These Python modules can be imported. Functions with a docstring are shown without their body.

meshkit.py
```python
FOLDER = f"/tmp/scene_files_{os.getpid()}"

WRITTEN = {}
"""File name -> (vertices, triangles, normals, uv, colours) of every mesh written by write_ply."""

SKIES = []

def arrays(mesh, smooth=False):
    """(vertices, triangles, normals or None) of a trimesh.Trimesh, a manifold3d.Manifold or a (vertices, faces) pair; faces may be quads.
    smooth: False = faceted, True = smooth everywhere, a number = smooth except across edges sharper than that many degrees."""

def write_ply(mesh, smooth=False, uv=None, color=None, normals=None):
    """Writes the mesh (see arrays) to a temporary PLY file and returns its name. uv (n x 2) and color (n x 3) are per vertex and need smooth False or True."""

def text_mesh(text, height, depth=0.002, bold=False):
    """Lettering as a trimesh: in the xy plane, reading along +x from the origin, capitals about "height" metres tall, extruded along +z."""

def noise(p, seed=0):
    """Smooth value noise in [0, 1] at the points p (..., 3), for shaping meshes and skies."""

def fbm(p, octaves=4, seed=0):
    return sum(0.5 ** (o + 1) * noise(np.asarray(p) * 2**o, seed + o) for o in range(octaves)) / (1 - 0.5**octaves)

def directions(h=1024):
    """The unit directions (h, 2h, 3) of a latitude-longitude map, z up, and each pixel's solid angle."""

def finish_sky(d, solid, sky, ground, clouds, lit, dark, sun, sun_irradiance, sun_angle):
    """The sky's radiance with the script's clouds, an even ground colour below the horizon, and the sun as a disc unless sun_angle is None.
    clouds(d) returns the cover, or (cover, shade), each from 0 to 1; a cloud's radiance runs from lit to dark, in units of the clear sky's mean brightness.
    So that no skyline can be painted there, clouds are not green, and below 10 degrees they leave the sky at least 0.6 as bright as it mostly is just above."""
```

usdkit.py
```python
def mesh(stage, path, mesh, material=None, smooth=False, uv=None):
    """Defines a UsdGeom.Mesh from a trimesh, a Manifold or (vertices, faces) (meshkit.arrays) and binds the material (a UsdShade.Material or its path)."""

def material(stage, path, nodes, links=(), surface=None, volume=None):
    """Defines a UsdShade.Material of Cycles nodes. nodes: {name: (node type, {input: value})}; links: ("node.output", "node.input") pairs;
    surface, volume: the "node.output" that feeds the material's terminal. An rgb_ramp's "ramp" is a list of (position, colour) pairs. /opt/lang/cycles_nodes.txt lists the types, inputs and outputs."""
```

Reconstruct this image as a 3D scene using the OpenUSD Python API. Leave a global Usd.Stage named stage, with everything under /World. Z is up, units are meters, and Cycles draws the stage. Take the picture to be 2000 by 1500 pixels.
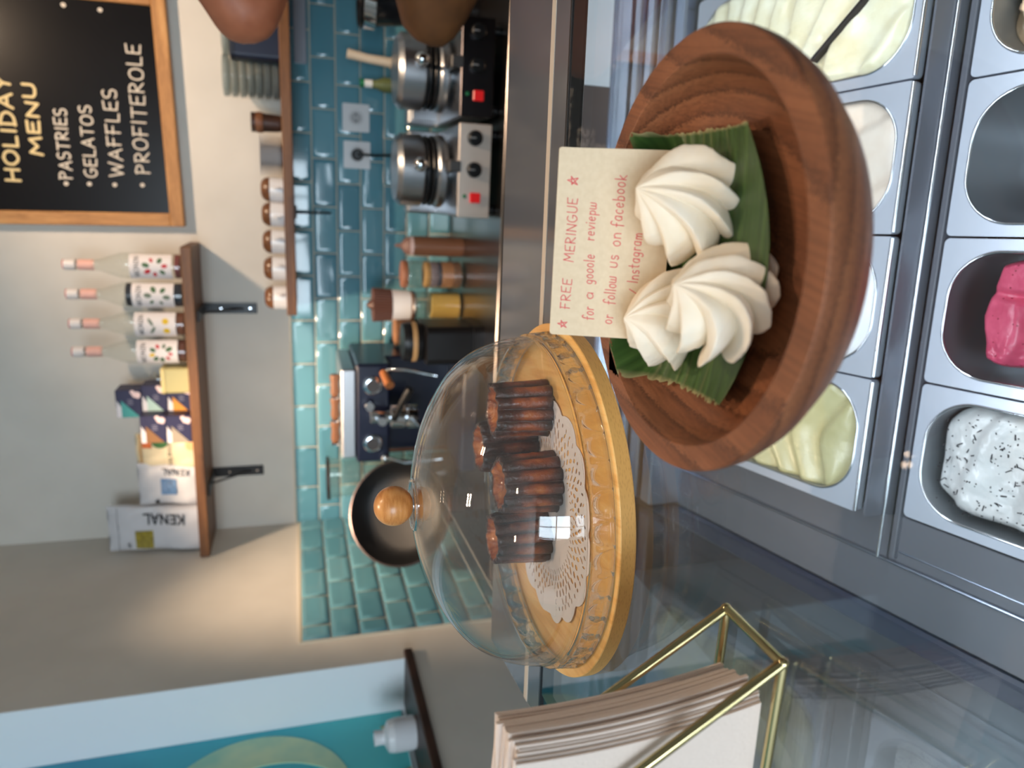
import math, random
import numpy as np
import trimesh, manifold3d as m3
import shapely
from shapely.geometry import Polygon, LineString, Point, box as sbox
from shapely import affinity
from shapely.ops import unary_union
import usdkit, meshkit
from pxr import Usd, UsdGeom, UsdLux, UsdShade, Gf, Sdf, Vt

PI = math.pi
stage = Usd.Stage.CreateInMemory()
UsdGeom.SetStageUpAxis(stage, 'Z')
UsdGeom.SetStageMetersPerUnit(stage, 1.0)
UsdGeom.Xform.Define(stage, '/World')
UsdGeom.Scope.Define(stage, '/World/Looks')
rng = random.Random(7)

# ------------------------------------------------------------------ camera, light, exposure
EYE = np.array([0.0, 0.0, 1.54])
FPX = 1390.0                      # focal length in pixels of the 2000 x 1500 frame
pitch, roll, yaw = np.radians([16.6, 1.52, 15.0])
fwd = np.array([-np.sin(yaw) * np.cos(pitch), np.cos(yaw) * np.cos(pitch), -np.sin(pitch)])
right0 = np.array([np.cos(yaw), np.sin(yaw), 0.0])
up0 = np.cross(right0, fwd)
right = right0 * np.cos(roll) - up0 * np.sin(roll)
up = up0 * np.cos(roll) + right0 * np.sin(roll)
cam = UsdGeom.Camera.Define(stage, '/World/camera')
cx, cy, cz = -up, right, -fwd     # the phone is held on its side: the picture's right is the world's down
m = Gf.Matrix4d(*cx, 0, *cy, 0, *cz, 0, *EYE, 1)
cam.AddTransformOp().Set(m)
cam.CreateFocalLengthAttr(6.8)
cam.CreateHorizontalApertureAttr(6.8 * 2000 / FPX)
cam.CreateFStopAttr(1.75)
cam.CreateFocusDistanceAttr(0.52)
EXPOSURE = -0.4
cam.CreateExposureAttr(EXPOSURE)

SPOT_I = 2000.0
SPOT = 1.0        # warm ceiling spots
WINDOW = 1.0      # daylight behind the viewer
CASE = 1.0        # lamps in the display case
SKY = 0.35


def rect_light(name, centre, axis_u, axis_v, w, h, color, power):
    """A RectLight of w x h metres; it shines along axis_u x axis_v turned round (its local -z)."""
    L = UsdLux.RectLight.Define(stage, '/World/' + name)
    u, v = np.array(axis_u, float), np.array(axis_v, float)
    n = np.cross(u, v)
    L.AddTransformOp().Set(Gf.Matrix4d(*u, 0, *v, 0, *n, 0, *centre, 1))
    L.CreateWidthAttr(w); L.CreateHeightAttr(h)
    L.CreateColorAttr(Gf.Vec3f(*color)); L.CreateIntensityAttr(power)
    return L


def spot_light(name, centre, radius, color, power, cone=None, aim=None):
    L = UsdLux.SphereLight.Define(stage, '/World/' + name)
    if aim is None:
        L.AddTranslateOp().Set(Gf.Vec3d(*centre))
    else:
        z = np.array(centre, float) - np.array(aim, float); z /= np.linalg.norm(z)
        x = np.cross([0, 1.0, 0.01], z); x /= np.linalg.norm(x)
        L.AddTransformOp().Set(Gf.Matrix4d(*x, 0, *np.cross(z, x), 0, *z, 0, *centre, 1))
    L.CreateRadiusAttr(radius)
    L.CreateColorAttr(Gf.Vec3f(*color)); L.CreateIntensityAttr(power)
    if cone:
        sh = UsdLux.ShapingAPI.Apply(L.GetPrim())
        sh.CreateShapingConeAngleAttr(cone); sh.CreateShapingConeSoftnessAttr(0.9)
    return L


dome = UsdLux.DomeLight.Define(stage, '/World/sky')
dome.CreateIntensityAttr(SKY)
dome.CreateColorAttr(Gf.Vec3f(0.72, 0.85, 1.0))

WARM = (1.0, 0.73, 0.50)
COOL = (0.74, 0.88, 1.0)
# daylight through the shop window behind the viewer
rect_light('daylight', (-0.45, -2.42, 1.98), (1, 0, 0), (0, 0, 1), 1.5, 1.24, COOL, 16.0 * WINDOW)
CEIL = 2.75
# ceiling downlights: place, what each is turned towards, half cone, strength
SPOTS = [((0.55, 1.42), (0.0, 2.35, 1.5), 40, 3.0), ((-0.62, 1.5), (-0.75, 2.1, 1.1), 26, 8.0), ((1.35, 1.3), (0.9, 2.2, 1.0), 30, .8), ((-0.35, 0.78), (-0.22, 0.56, 1.3), 22, 1.0), ((0.3, 0.72), (0.0, 0.3, 1.3), 22, .95),
         ((-0.5, -0.75), (-0.4, 0.2, 1.0), 30, .15), ((0.45, -0.7), (0.1, 0.3, 1.2), 30, .15)]
k = 0
for (sx, sy), aim, cone, pw in SPOTS:
    for j in range(4):
        k += 1
        p_ = np.array([sx + (j - 1.5) * 0.034, sy, CEIL - 0.013])
        spot_light('spot_%03d' % k, p_, 0.011, WARM, SPOT_I * pw * SPOT, cone=cone, aim=p_ + np.array(aim) - np.array([sx, sy, CEIL]))
# lamp strip of the display case, under its rear glass flap
CA = math.radians(2.9)            # the case stands turned a little against the back wall
ca, sa = math.cos(CA), math.sin(CA)


def cw(u, v, z):
    """A point of the display case's own frame in the world."""
    return (u * ca - v * sa, u * sa + v * ca, z)


rect_light('case_lamp', cw(0.25, 0.612, 1.304), (ca, sa, 0), (-sa, ca, 0), 1.3, 0.02, (0.8, 0.89, 1.0), 68.0 * CASE)

# ------------------------------------------------------------------ helpers


def lin(c):
    c = np.asarray(c, float) / 255.0
    return tuple(np.where(c <= 0.04045, c / 12.92, ((c + 0.055) / 1.055) ** 2.4))


def mat(name, nodes, links=(), surface='p.BSDF', volume=None):
    return usdkit.material(stage, '/World/Looks/' + name, nodes, links, surface, volume)


def pbr(name, col, rough=0.5, metal=0.0, col2=None, nscale=40.0, bump=0.0, bscale=200.0, bdist=0.001, stretch=(1, 1, 1), lo=0.35, hi=0.65, detail=3, **kw):
    nodes = {'p': ('principled_bsdf', dict(base_color=lin(col), roughness=rough, metallic=metal, **kw))}
    links = []
    if col2 is not None or bump:
        nodes['tc'] = ('texture_coordinate', {})
        nodes['mp'] = ('mapping', {'scale': stretch})
        links += [('tc.object', 'mp.vector')]
    if col2 is not None:
        nodes['n'] = ('noise_texture', {'scale': nscale, 'detail': detail})
        nodes['r'] = ('rgb_ramp', {'ramp': [(lo, lin(col)), (hi, lin(col2))]})
        links += [('mp.vector', 'n.vector'), ('n.fac', 'r.fac'), ('r.color', 'p.base_color')]
    if bump:
        nodes['bn'] = ('noise_texture', {'scale': bscale, 'detail': 3})
        nodes['b'] = ('bump', {'strength': bump, 'distance': bdist})
        links += [('mp.vector', 'bn.vector'), ('bn.fac', 'b.height'), ('b.normal', 'p.normal')]
    return mat(name, nodes, links)


def wood(name, cols, rough=0.45, scale=12.0, stretch=(1, 8, 8), rings=2.5, dist=3.0, bump=0.15, rot=(0, 0, 0)):
    """Grain along local x unless stretched otherwise: long noise bands warped, plus fine fibres."""
    n = {'tc': ('texture_coordinate', {}), 'mp': ('mapping', {'scale': stretch, 'rotation': rot}),
         'n': ('noise_texture', {'scale': scale, 'detail': 4, 'distortion': dist}),
         'f': ('noise_texture', {'scale': scale * 9, 'detail': 4}),
         'w': ('wave_texture', {'wave_type': 'bands', 'bands_direction': 'y', 'scale': rings, 'distortion': 6.0, 'detail': 2, 'detail_scale': 1.0}),
         'm': ('mix_float', {'fac': 0.45}), 'm2': ('mix_float', {'fac': 0.3}),
         'r': ('rgb_ramp', {'ramp': [(0.2 + 0.6 * i / (len(cols) - 1), lin(c)) for i, c in enumerate(cols)]}),
         'b': ('bump', {'strength': bump, 'distance': 0.0006}),
         'p': ('principled_bsdf', {'roughness': rough})}
    L = [('tc.object', 'mp.vector'), ('mp.vector', 'n.vector'), ('mp.vector', 'f.vector'), ('mp.vector', 'w.vector'),
         ('n.fac', 'm.a'), ('w.fac', 'm.b'), ('m.result', 'm2.a'), ('f.fac', 'm2.b'), ('m2.result', 'r.fac'), ('r.color', 'p.base_color'),
         ('f.fac', 'b.height'), ('b.normal', 'p.normal')]
    return mat(name, n, L)


def pane(name, tint=(0.95, 0.98, 0.97), rough=0.0, ior=1.5, haze=0.0, hazecol=(0.8, 0.8, 0.8)):
    """Clear glass that lets light through: transparent and mirror parts mixed by Fresnel."""
    n = {'t': ('transparent_bsdf', {'color': tint}), 'g': ('glossy_bsdf', {'color': (1, 1, 1), 'roughness': rough}),
         'ge': ('geometry', {}), 'io': ('mix_float', {'a': ior, 'b': 1 / ior}), 'f': ('fresnel', {}), 'x': ('mix_closure', {})}
    L = [('ge.backfacing', 'io.fac'), ('io.result', 'f.IOR'), ('f.fac', 'x.fac'), ('t.BSDF', 'x.closure1'), ('g.BSDF', 'x.closure2')]
    out = 'x.closure'
    if haze:
        n['d'] = ('diffuse_bsdf', {'color': hazecol}); n['y'] = ('mix_closure', {'fac': haze})
        L += [('x.closure', 'y.closure1'), ('d.BSDF', 'y.closure2')]
        out = 'y.closure'
    return mat(name, n, L, surface=out)


_names = {}


def numbered(parent, name):
    key = parent + '/' + name
    n = _names.get(key, 0); _names[key] = n + 1
    return name if n == 0 else '%s_%03d' % (name, n)


def setdata(p, **kw):
    for k_, v_ in kw.items():
        if v_ is not None:
            p.SetCustomDataByKey(k_, v_)


def cat(*ms):
    out = [a for b in ms for a in (b if isinstance(b, (list, tuple)) else [b])]
    out = [as_tm(x) for x in out]
    return trimesh.util.concatenate(out) if len(out) > 1 else out[0]


def as_tm(x):
    if hasattr(x, 'to_mesh'):
        mm = x.to_mesh()
        return trimesh.Trimesh(mm.vert_properties[:, :3], mm.tri_verts, process=False)
    return x


def part(parent, name, mesh, material, smooth=35, label=None, kind=None):
    pp = str(parent.GetPath())
    path = pp + '/' + numbered(pp, name)
    p = usdkit.mesh(stage, path, as_tm(mesh), material, smooth=smooth).GetPrim()
    setdata(p, label=label, kind=kind)
    return p


def thing(name, label, category, loc=(0, 0, 0), rot=(0, 0, 0), group=None, kind=None):
    path = '/World/' + numbered('/World', name)
    x = UsdGeom.Xform.Define(stage, path)
    x.AddTranslateOp().Set(Gf.Vec3d(*map(float, loc)))
    if any(rot):
        x.AddRotateXYZOp().Set(Gf.Vec3f(*map(float, rot)))
    setdata(x.GetPrim(), label=label, category=category, group=group, kind=kind)
    return x.GetPrim()


def single(name, mesh, material, label, category, loc=(0, 0, 0), rot=(0, 0, 0), group=None, kind=None, smooth=35):
    path = '/World/' + numbered('/World', name)
    p = usdkit.mesh(stage, path, as_tm(mesh), material, smooth=smooth)
    p.AddTranslateOp().Set(Gf.Vec3d(*map(float, loc)))
    if any(rot):
        p.AddRotateXYZOp().Set(Gf.Vec3f(*map(float, rot)))
    setdata(p.GetPrim(), label=label, category=category, group=group, kind=kind)
    return p.GetPrim()


def copy(src, label, loc, rot=(0, 0, 0), group=None, category=None):
    name = src.GetName().rstrip('0123456789').rstrip('_')
    x = UsdGeom.Xform.Define(stage, '/World/' + numbered('/World', name))
    x.AddTranslateOp().Set(Gf.Vec3d(*map(float, loc)))
    if any(rot):
        x.AddRotateXYZOp().Set(Gf.Vec3f(*map(float, rot)))
    p = x.GetPrim()
    for ch in src.GetChildren():
        c = stage.DefinePrim(str(p.GetPath()) + '/' + ch.GetName(), ch.GetTypeName())
        c.GetReferences().AddInternalReference(ch.GetPath())
    setdata(p, label=label, category=category or src.GetCustomDataByKey('category'), group=group or src.GetCustomDataByKey('group'))
    return p


def bx(x0, x1, y0, y1, z0, z1, b=0.0):
    """A box, its edges chamfered by b."""
    if b <= 0:
        mm = trimesh.creation.box([x1 - x0, y1 - y0, z1 - z0]); mm.apply_translation([(x0 + x1) / 2, (y0 + y1) / 2, (z0 + z1) / 2]); return mm
    pts = []
    for X, sx in ((x0, 1), (x1, -1)):
        for Y, sy in ((y0, 1), (y1, -1)):
            for Z, sz in ((z0, 1), (z1, -1)):
                pts += [(X + sx * b, Y + sy * b, Z), (X + sx * b, Y, Z + sz * b), (X, Y + sy * b, Z + sz * b)]
    return trimesh.convex.convex_hull(np.array(pts))


def lathe(profile, n=64, cap=True):
    """Revolves (r, z) points round z. r = 0 closes an end."""
    pr = np.array(profile, float)
    t = np.arange(n) / n * 2 * PI
    v = np.stack([pr[:, 0][:, None] * np.cos(t), pr[:, 0][:, None] * np.sin(t), np.repeat(pr[:, 1][:, None], n, 1)], -1).reshape(-1, 3)
    return grid_faces(v, len(pr), n)


def grid_faces(v, rows, n, wrap=True):
    i, j = np.meshgrid(np.arange(rows - 1), np.arange(n if wrap else n - 1), indexing='ij')
    a = i * n + j; b = i * n + (j + 1) % n
    f = np.concatenate([np.stack([a, b, b + n], -1).reshape(-1, 3), np.stack([a, b + n, a + n], -1).reshape(-1, 3)])
    mm = trimesh.Trimesh(v, f, process=False)
    mm.merge_vertices(); mm.update_faces(mm.nondegenerate_faces())
    return mm


def tube(pts, r, n=12, closed=False):
    """A round rod along points; r a number or one per point."""
    P = np.array(pts, float)
    r = np.full(len(P), r) if np.ndim(r) == 0 else np.array(r, float)
    if closed:
        T = np.roll(P, -1, 0) - np.roll(P, 1, 0)
    else:
        T = np.gradient(P, axis=0)
    T /= np.linalg.norm(T, axis=1, keepdims=True)
    ref = np.array([0.0, 0, 1]) if abs(T[0][2]) < 0.9 else np.array([1.0, 0, 0])
    N = np.cross(T[0], ref); N /= np.linalg.norm(N)
    rows = []
    for p, t, q in zip(P, T, r):
        N = N - t * (N @ t); N /= np.linalg.norm(N); B = np.cross(t, N)
        a = np.arange(n) / n * 2 * PI
        rows.append(p + q * (np.cos(a)[:, None] * N + np.sin(a)[:, None] * B))
    if closed:
        rows.append(rows[0])
        return grid_faces(np.vstack(rows), len(rows), n)
    v = np.vstack(rows)
    mm = grid_faces(v, len(P), n)
    e = [trimesh.Trimesh(np.vstack([rows[k_], P[k_]]), [[(j + 1) % n, j, n] if k_ == 0 else [j, (j + 1) % n, n] for j in range(n)], process=False) for k_ in (0, -1)]
    return trimesh.util.concatenate([mm] + e)


def extr(poly, h, z=0.0):
    gs = getattr(poly, 'geoms', [poly])
    ms = [trimesh.creation.extrude_polygon(g, h, engine='earcut') for g in gs if g.area > 1e-12]
    mm = trimesh.util.concatenate(ms); mm.apply_translation([0, 0, z]); return mm


def rrect(x0, x1, y0, y1, r, q=8):
    return sbox(x0 + r, y0 + r, x1 - r, y1 - r).buffer(r, quad_segs=q)


def xf(mesh, rot=None, loc=None, scale=None, euler=None):
    mm = as_tm(mesh).copy()
    if scale is not None:
        mm.apply_scale(scale)
    if euler is not None:
        mm.apply_transform(trimesh.transformations.euler_matrix(*np.radians(euler), 'sxyz'))
    if loc is not None:
        mm.apply_translation(loc)
    return mm


UPRIGHT = (90, 0, 0)   # turns a plate drawn in x, y so that it stands facing -y


def cyl(r, z0, z1, n=32, b=0.0, loc=(0, 0)):
    if b:
        pr = [(0, z0), (r - b, z0), (r, z0 + b), (r, z1 - b), (r - b, z1), (0, z1)]
    else:
        pr = [(0, z0), (r, z0), (r, z1), (0, z1)]
    return xf(lathe(pr, n), loc=(loc[0], loc[1], 0))


# strokes for handwriting, in a cell 1 high
def arc(x, y, rx, ry, a0, a1, n=12):
    t = np.radians(np.linspace(a0, a1, n)); return [(x + rx * math.cos(q), y + ry * math.sin(q)) for q in t]


G = {
    'A': (.75, [[(0, 0), (.38, 1), (.75, 0)], [(.14, .36), (.62, .36)]]),
    'D': (.7, [[(.05, 0), (.05, 1)], [(0, 1)] + arc(.1, .5, .58, .5, 90, -90) + [(0, 0)]]),
    'E': (.6, [[(.6, 1), (.05, .97), (.05, .03), (.6, 0)], [(.05, .52), (.5, .52)]]),
    'F': (.62, [[(.1, 0), (.1, 1)], [(0, 1), (.62, 1)], [(0, .5), (.5, .52)]]),
    'G': (.75, [arc(.4, .5, .38, .5, 60, 330) + [(.74, .45), (.42, .45)]]),
    'H': (.7, [[(.05, 0), (.05, 1)], [(.65, 0), (.65, 1)], [(.05, .5), (.65, .52)]]),
    'I': (.2, [[(.1, 0), (.1, 1)]]),
    'L': (.55, [[(.05, 1), (.05, .02), (.55, 0)]]),
    'M': (.85, [[(0, 0), (.1, 1), (.42, .35), (.74, 1), (.85, 0)]]),
    'N': (.72, [[(.03, 0), (.05, 1), (.66, 0), (.7, 1)]]),
    'O': (.78, [arc(.39, .5, .37, .5, 90, 455, 18)]),
    'P': (.62, [[(.08, 0), (.08, 1)], [(0, .98)] + arc(.15, .75, .45, .25, 90, -90) + [(.08, .5)]]),
    'R': (.66, [[(.08, 0), (.08, 1)], [(0, .98)] + arc(.15, .75, .43, .25, 90, -90) + [(.08, .5), (.66, 0)]]),
    'S': (.6, [arc(.3, .75, .27, .25, 40, 250, 9) + arc(.3, .25, .28, .26, 70, -150, 9)]),
    'T': (.7, [[(.35, 0), (.35, 1)], [(0, 1), (.7, 1)]]),
    'U': (.7, [[(.05, 1), (.05, .35)] + arc(.35, .33, .3, .33, 180, 360) + [(.65, 1)]]),
    'W': (.95, [[(0, 1), (.22, 0), (.48, .75), (.72, 0), (.95, 1)]]),
    'Y': (.7, [[(0, 1), (.35, .5), (.7, 1)], [(.35, .5), (.3, 0)]]),
    '/': (.5, [[(0, -.2), (.5, 1)]]),
    '*': (1.0, [[(.05, .1), (.5, 1), (.85, .05), (.0, .62), (1, .68), (.05, .1)]]),
    '.': (.3, [arc(.15, .5, .1, .1, 0, 360, 8)]),
    'f': (.45, [arc(.38, .8, .2, .22, 30, 180) + [(.18, -.15)], [(0, .5), (.4, .53)]]),
    'o': (.5, [arc(.25, .3, .23, .3, 90, 455, 14)]),
    'r': (.36, [[(.05, .6), (.06, 0)], [(.06, .35)] + arc(.25, .35, .18, .22, 170, 50)]),
    'a': (.52, [arc(.24, .3, .22, .3, 60, 360, 14) + [(.46, .58), (.47, 0)]]),
    'g': (.52, [arc(.25, .35, .22, .25, 40, 360, 14) + [(.47, .55), (.45, -.1)] + arc(.25, -.1, .2, .2, 0, -150)]),
    'l': (.16, [[(.06, 1), (.08, 0)]]),
    'e': (.5, [[(.03, .3), (.45, .36)] + arc(.25, .3, .22, .3, 15, 320, 14)]),
    'v': (.48, [[(0, .6), (.24, 0), (.48, .6)]]),
    'i': (.14, [[(.06, .55), (.07, 0)], [(.06, .8), (.09, .84)]]),
    'w': (.7, [[(0, .6), (.0, .1)] + arc(.17, .12, .17, .12, 180, 360, 7) + [(.35, .5)] + arc(.52, .12, .17, .12, 180, 360, 7) + [(.7, .6)]]),
    'u': (.5, [[(.03, .6), (.03, .2)] + arc(.24, .2, .21, .2, 180, 360) + [(.47, .6)]]),
    's': (.42, [arc(.22, .45, .18, .15, 40, 250, 8) + arc(.2, .15, .18, .16, 70, -150, 8)]),
    'n': (.5, [[(.04, .6), (.04, 0)], [(.04, .3)] + arc(.25, .36, .2, .22, 170, 0, 8) + [(.47, 0)]]),
    'c': (.45, [arc(.25, .3, .22, .3, 50, 310, 12)]),
    'b': (.5, [[(.04, 1), (.04, 0)] + arc(.24, .28, .22, .28, 250, 480, 14)]),
    'k': (.5, [[(.05, 1), (.06, 0)], [(.45, .6), (.07, .28), (.5, 0)]]),
    't': (.45, [[(.2, .95), (.2, .1), (.35, 0)], [(0, .62), (.42, .64)]]),
    'm': (.7, [[(.04, .6), (.04, 0)], [(.04, .35)] + arc(.2, .38, .15, .2, 170, 0, 7) + [(.36, .05)], [(.36, .35)] + arc(.52, .38, .15, .2, 170, 0, 7) + [(.68, 0)]]),
    'p': (.5, [[(.05, .6), (.06, -.35)], [(.05, .5)] + arc(.26, .32, .21, .27, 120, -140, 12)]),
}


def writing(word, x0, x1, cap, pen, seed=0, slant=0.0, rough=0.02):
    """A word of pen strokes as a shapely outline, stretched from x0 to x1 along x, its baseline on y = 0."""
    rr = random.Random(seed)
    adv = sum(G[c][0] + 0.22 for c in word) - 0.22
    s = (x1 - x0) / adv
    out, x = [], 0.0
    for c in word:
        w, strokes = G[c]
        dy = rr.uniform(-.05, .05)
        for st in strokes:
            pts = [(x0 + s * (x + a) + slant * cap * b, cap * (b + dy) + rr.uniform(-rough, rough) * cap) for a, b in st]
            out.append(LineString(pts).buffer(pen, quad_segs=3))
        x += w + 0.22
    return unary_union(out)


def hull_chain(joints, r):
    """Spheres joined by hulls: the limb, neck and trunk shapes of a figure."""
    parts_ = []
    for a, b in joints:
        sa_ = m3.Manifold.sphere(r[a][1], 24).translate(r[a][0]); sb_ = m3.Manifold.sphere(r[b][1], 24).translate(r[b][0])
        parts_.append(m3.Manifold.batch_hull([sa_, sb_]))
    return m3.Manifold.batch_boolean(parts_, m3.OpType.Add)

# ------------------------------------------------------------------ materials
plaster = pbr('plaster', (220, 214, 204), 0.75, col2=(213, 207, 197), nscale=6, bump=0.06, bscale=120)
ceil_m = pbr('ceiling_paint', (225, 222, 216), 0.8)
white_paint = pbr('white_paint', (240, 243, 246), 0.6)
floor_m = mat('floor_tiles', {'tc': ('texture_coordinate', {}), 'k': ('brick_texture', {'color1': lin((136, 136, 136)), 'color2': lin((128, 129, 130)), 'mortar': lin((96, 96, 96)), 'scale': 1.0, 'mortar_size': 0.006, 'brick_width': 0.6, 'row_height': 0.6, 'offset': 0.0}),
                              'p': ('principled_bsdf', {'roughness': 0.3})}, [('tc.object', 'k.vector'), ('k.color', 'p.base_color')])
grout_m = pbr('grout', (196, 186, 166), 0.85)
tile_m = mat('tile_glaze', {'oi': ('object_info', {}), 'r': ('rgb_ramp', {'ramp': [(0, lin((84, 138, 156))), (0.5, lin((96, 150, 166))), (1, lin((108, 160, 175)))]}),
                            'p': ('principled_bsdf', {'roughness': 0.09, 'coat_weight': 0.5, 'coat_roughness': 0.03})}, [('oi.random', 'r.fac'), ('r.color', 'p.base_color')])
steel = pbr('brushed_steel', (186, 188, 192), 0.32, 1.0, bump=0.05, bscale=300, stretch=(1, 30, 30))
pan_steel = pbr('pan_steel', (206, 212, 224), 0.36, 0.45, bump=0.08, bscale=60)
basin_steel = pbr('basin_steel', (160, 165, 170), 0.4, 0.8, bump=0.08, bscale=60)
bead_steel = pbr('polished_bead', (226, 229, 234), 0.16, 1.0)
chrome = pbr('chrome', (220, 222, 226), 0.06, 1.0)
dark_metal = pbr('black_metal', (20, 22, 28), 0.4)
black_plastic = pbr('black_plastic', (14, 14, 17), 0.35)
navy = pbr('navy_enamel', (18, 24, 46), 0.25)
shelf_wood = wood('shelf_wood', [(60, 36, 16), (98, 62, 32), (126, 84, 46)], 0.5, 6, (1, 9, 9))
frame_wood = wood('pine_frame', [(140, 92, 46), (196, 142, 84), (222, 180, 122)], 0.55, 5, (1, 9, 9), rot=(0, 0, 0))
frame_wood_v = wood('pine_frame_upright', [(140, 92, 46), (196, 142, 84), (222, 180, 122)], 0.55, 5, (9, 9, 1))
dark_wood = wood('dark_wood', [(40, 24, 18), (62, 38, 28), (76, 48, 36)], 0.45, 5, (9, 1, 9))
white_ceramic = pbr('white_ceramic', (224, 224, 226), 0.22)
red_print = pbr('red_print', (200, 40, 48), 0.5)
green_print = pbr('green_print', (60, 110, 60), 0.6)
black_print = pbr('black_print', (36, 36, 40), 0.6)
paper_white = pbr('white_label_paper', (228, 222, 222), 0.6)

# ------------------------------------------------------------------ the room
WB, WL = 2.35, -1.102     # back wall's y, left wall's x


def structure(name, label=None):
    return thing(name, label, None, kind='structure')


fl = single('floor', bx(-2.2, 3.0, -2.4, 2.45, -0.1, 0.0), floor_m, 'pale grey square floor tiles of the shop', None, kind='structure')
ce = single('ceiling', bx(-2.2, 3.0, -2.4, 2.45, CEIL, CEIL + 0.1), ceil_m, 'plain off-white ceiling over the shop', None, kind='structure')
wb = structure('wall_back', 'cream plaster back wall with a field of teal bevelled tiles')
part(wb, 'plaster', bx(-1.3, 3.0, WB, WB + 0.1, 0, CEIL), plaster, False)
part(wb, 'grout', bx(WL, 1.3, WB - 0.0067, WB, 1.0, 1.566), grout_m, False)
TP, TH = 0.1425, 0.0725


def tile(w, h, d=0.0085, gap=0.0034):
    """A pillow-edged glazed tile, its back at y = 0, facing -y; w x h less the joint."""
    a, b = (w - gap) / 2, (h - gap) / 2
    v, f = [], []
    for ins, y in ((0, 0), (0, -.0034), (.002, -.0052), (.005, -.0071), (.0095, -.0083), (.0125, -d)):
        ins = min(ins, a * .8)
        v += [(-a + ins, y, -b + ins), (a - ins, y, -b + ins), (a - ins, y, b - ins), (-a + ins, y, b - ins)]
    for q in range(0, 20, 4):
        for i in range(4):
            j = (i + 1) % 4
            f += [(q + i, q + j, q + 4 + j), (q + i, q + 4 + j, q + 4 + i)]
    f += [(20, 21, 22), (20, 22, 23)]
    return trimesh.Trimesh(np.array(v, float), np.array(f), process=False)


OUTLETS = [(0.2225, 1.3565), (0.115, 1.354)]
row_top = 1.563
r_ = 0
while row_top > 1.03:
    h = 0.0755 if r_ == 0 else TH
    off = 0.0 if r_ % 2 else TP / 2
    x = WL + 0.001 - (0.0 if off == 0 else TP / 2)
    jx = -0.186 + (0 if r_ % 2 else TP / 2)       # a joint seen at this x
    x = jx - math.ceil((jx - WL) / TP) * TP
    while x < 0.9:
        x0, x1 = max(x, WL + 0.001), min(x + TP, 1.25)
        if x1 - x0 > 0.012:
            tl = tile(x1 - x0, h)
            tl.apply_transform(trimesh.transformations.rotation_matrix(np.radians(rng.uniform(-.25, .25)), [0, 0, 1]))
            tl.apply_transform(trimesh.transformations.rotation_matrix(np.radians(rng.uniform(-.25, .25)), [1, 0, 0]))
            tl.apply_translation([(x0 + x1) / 2, WB - 0.0035, row_top - h / 2])
            part(wb, 'tile', tl, tile_m, 28)
        x += TP
    row_top -= h
    r_ += 1

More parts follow.
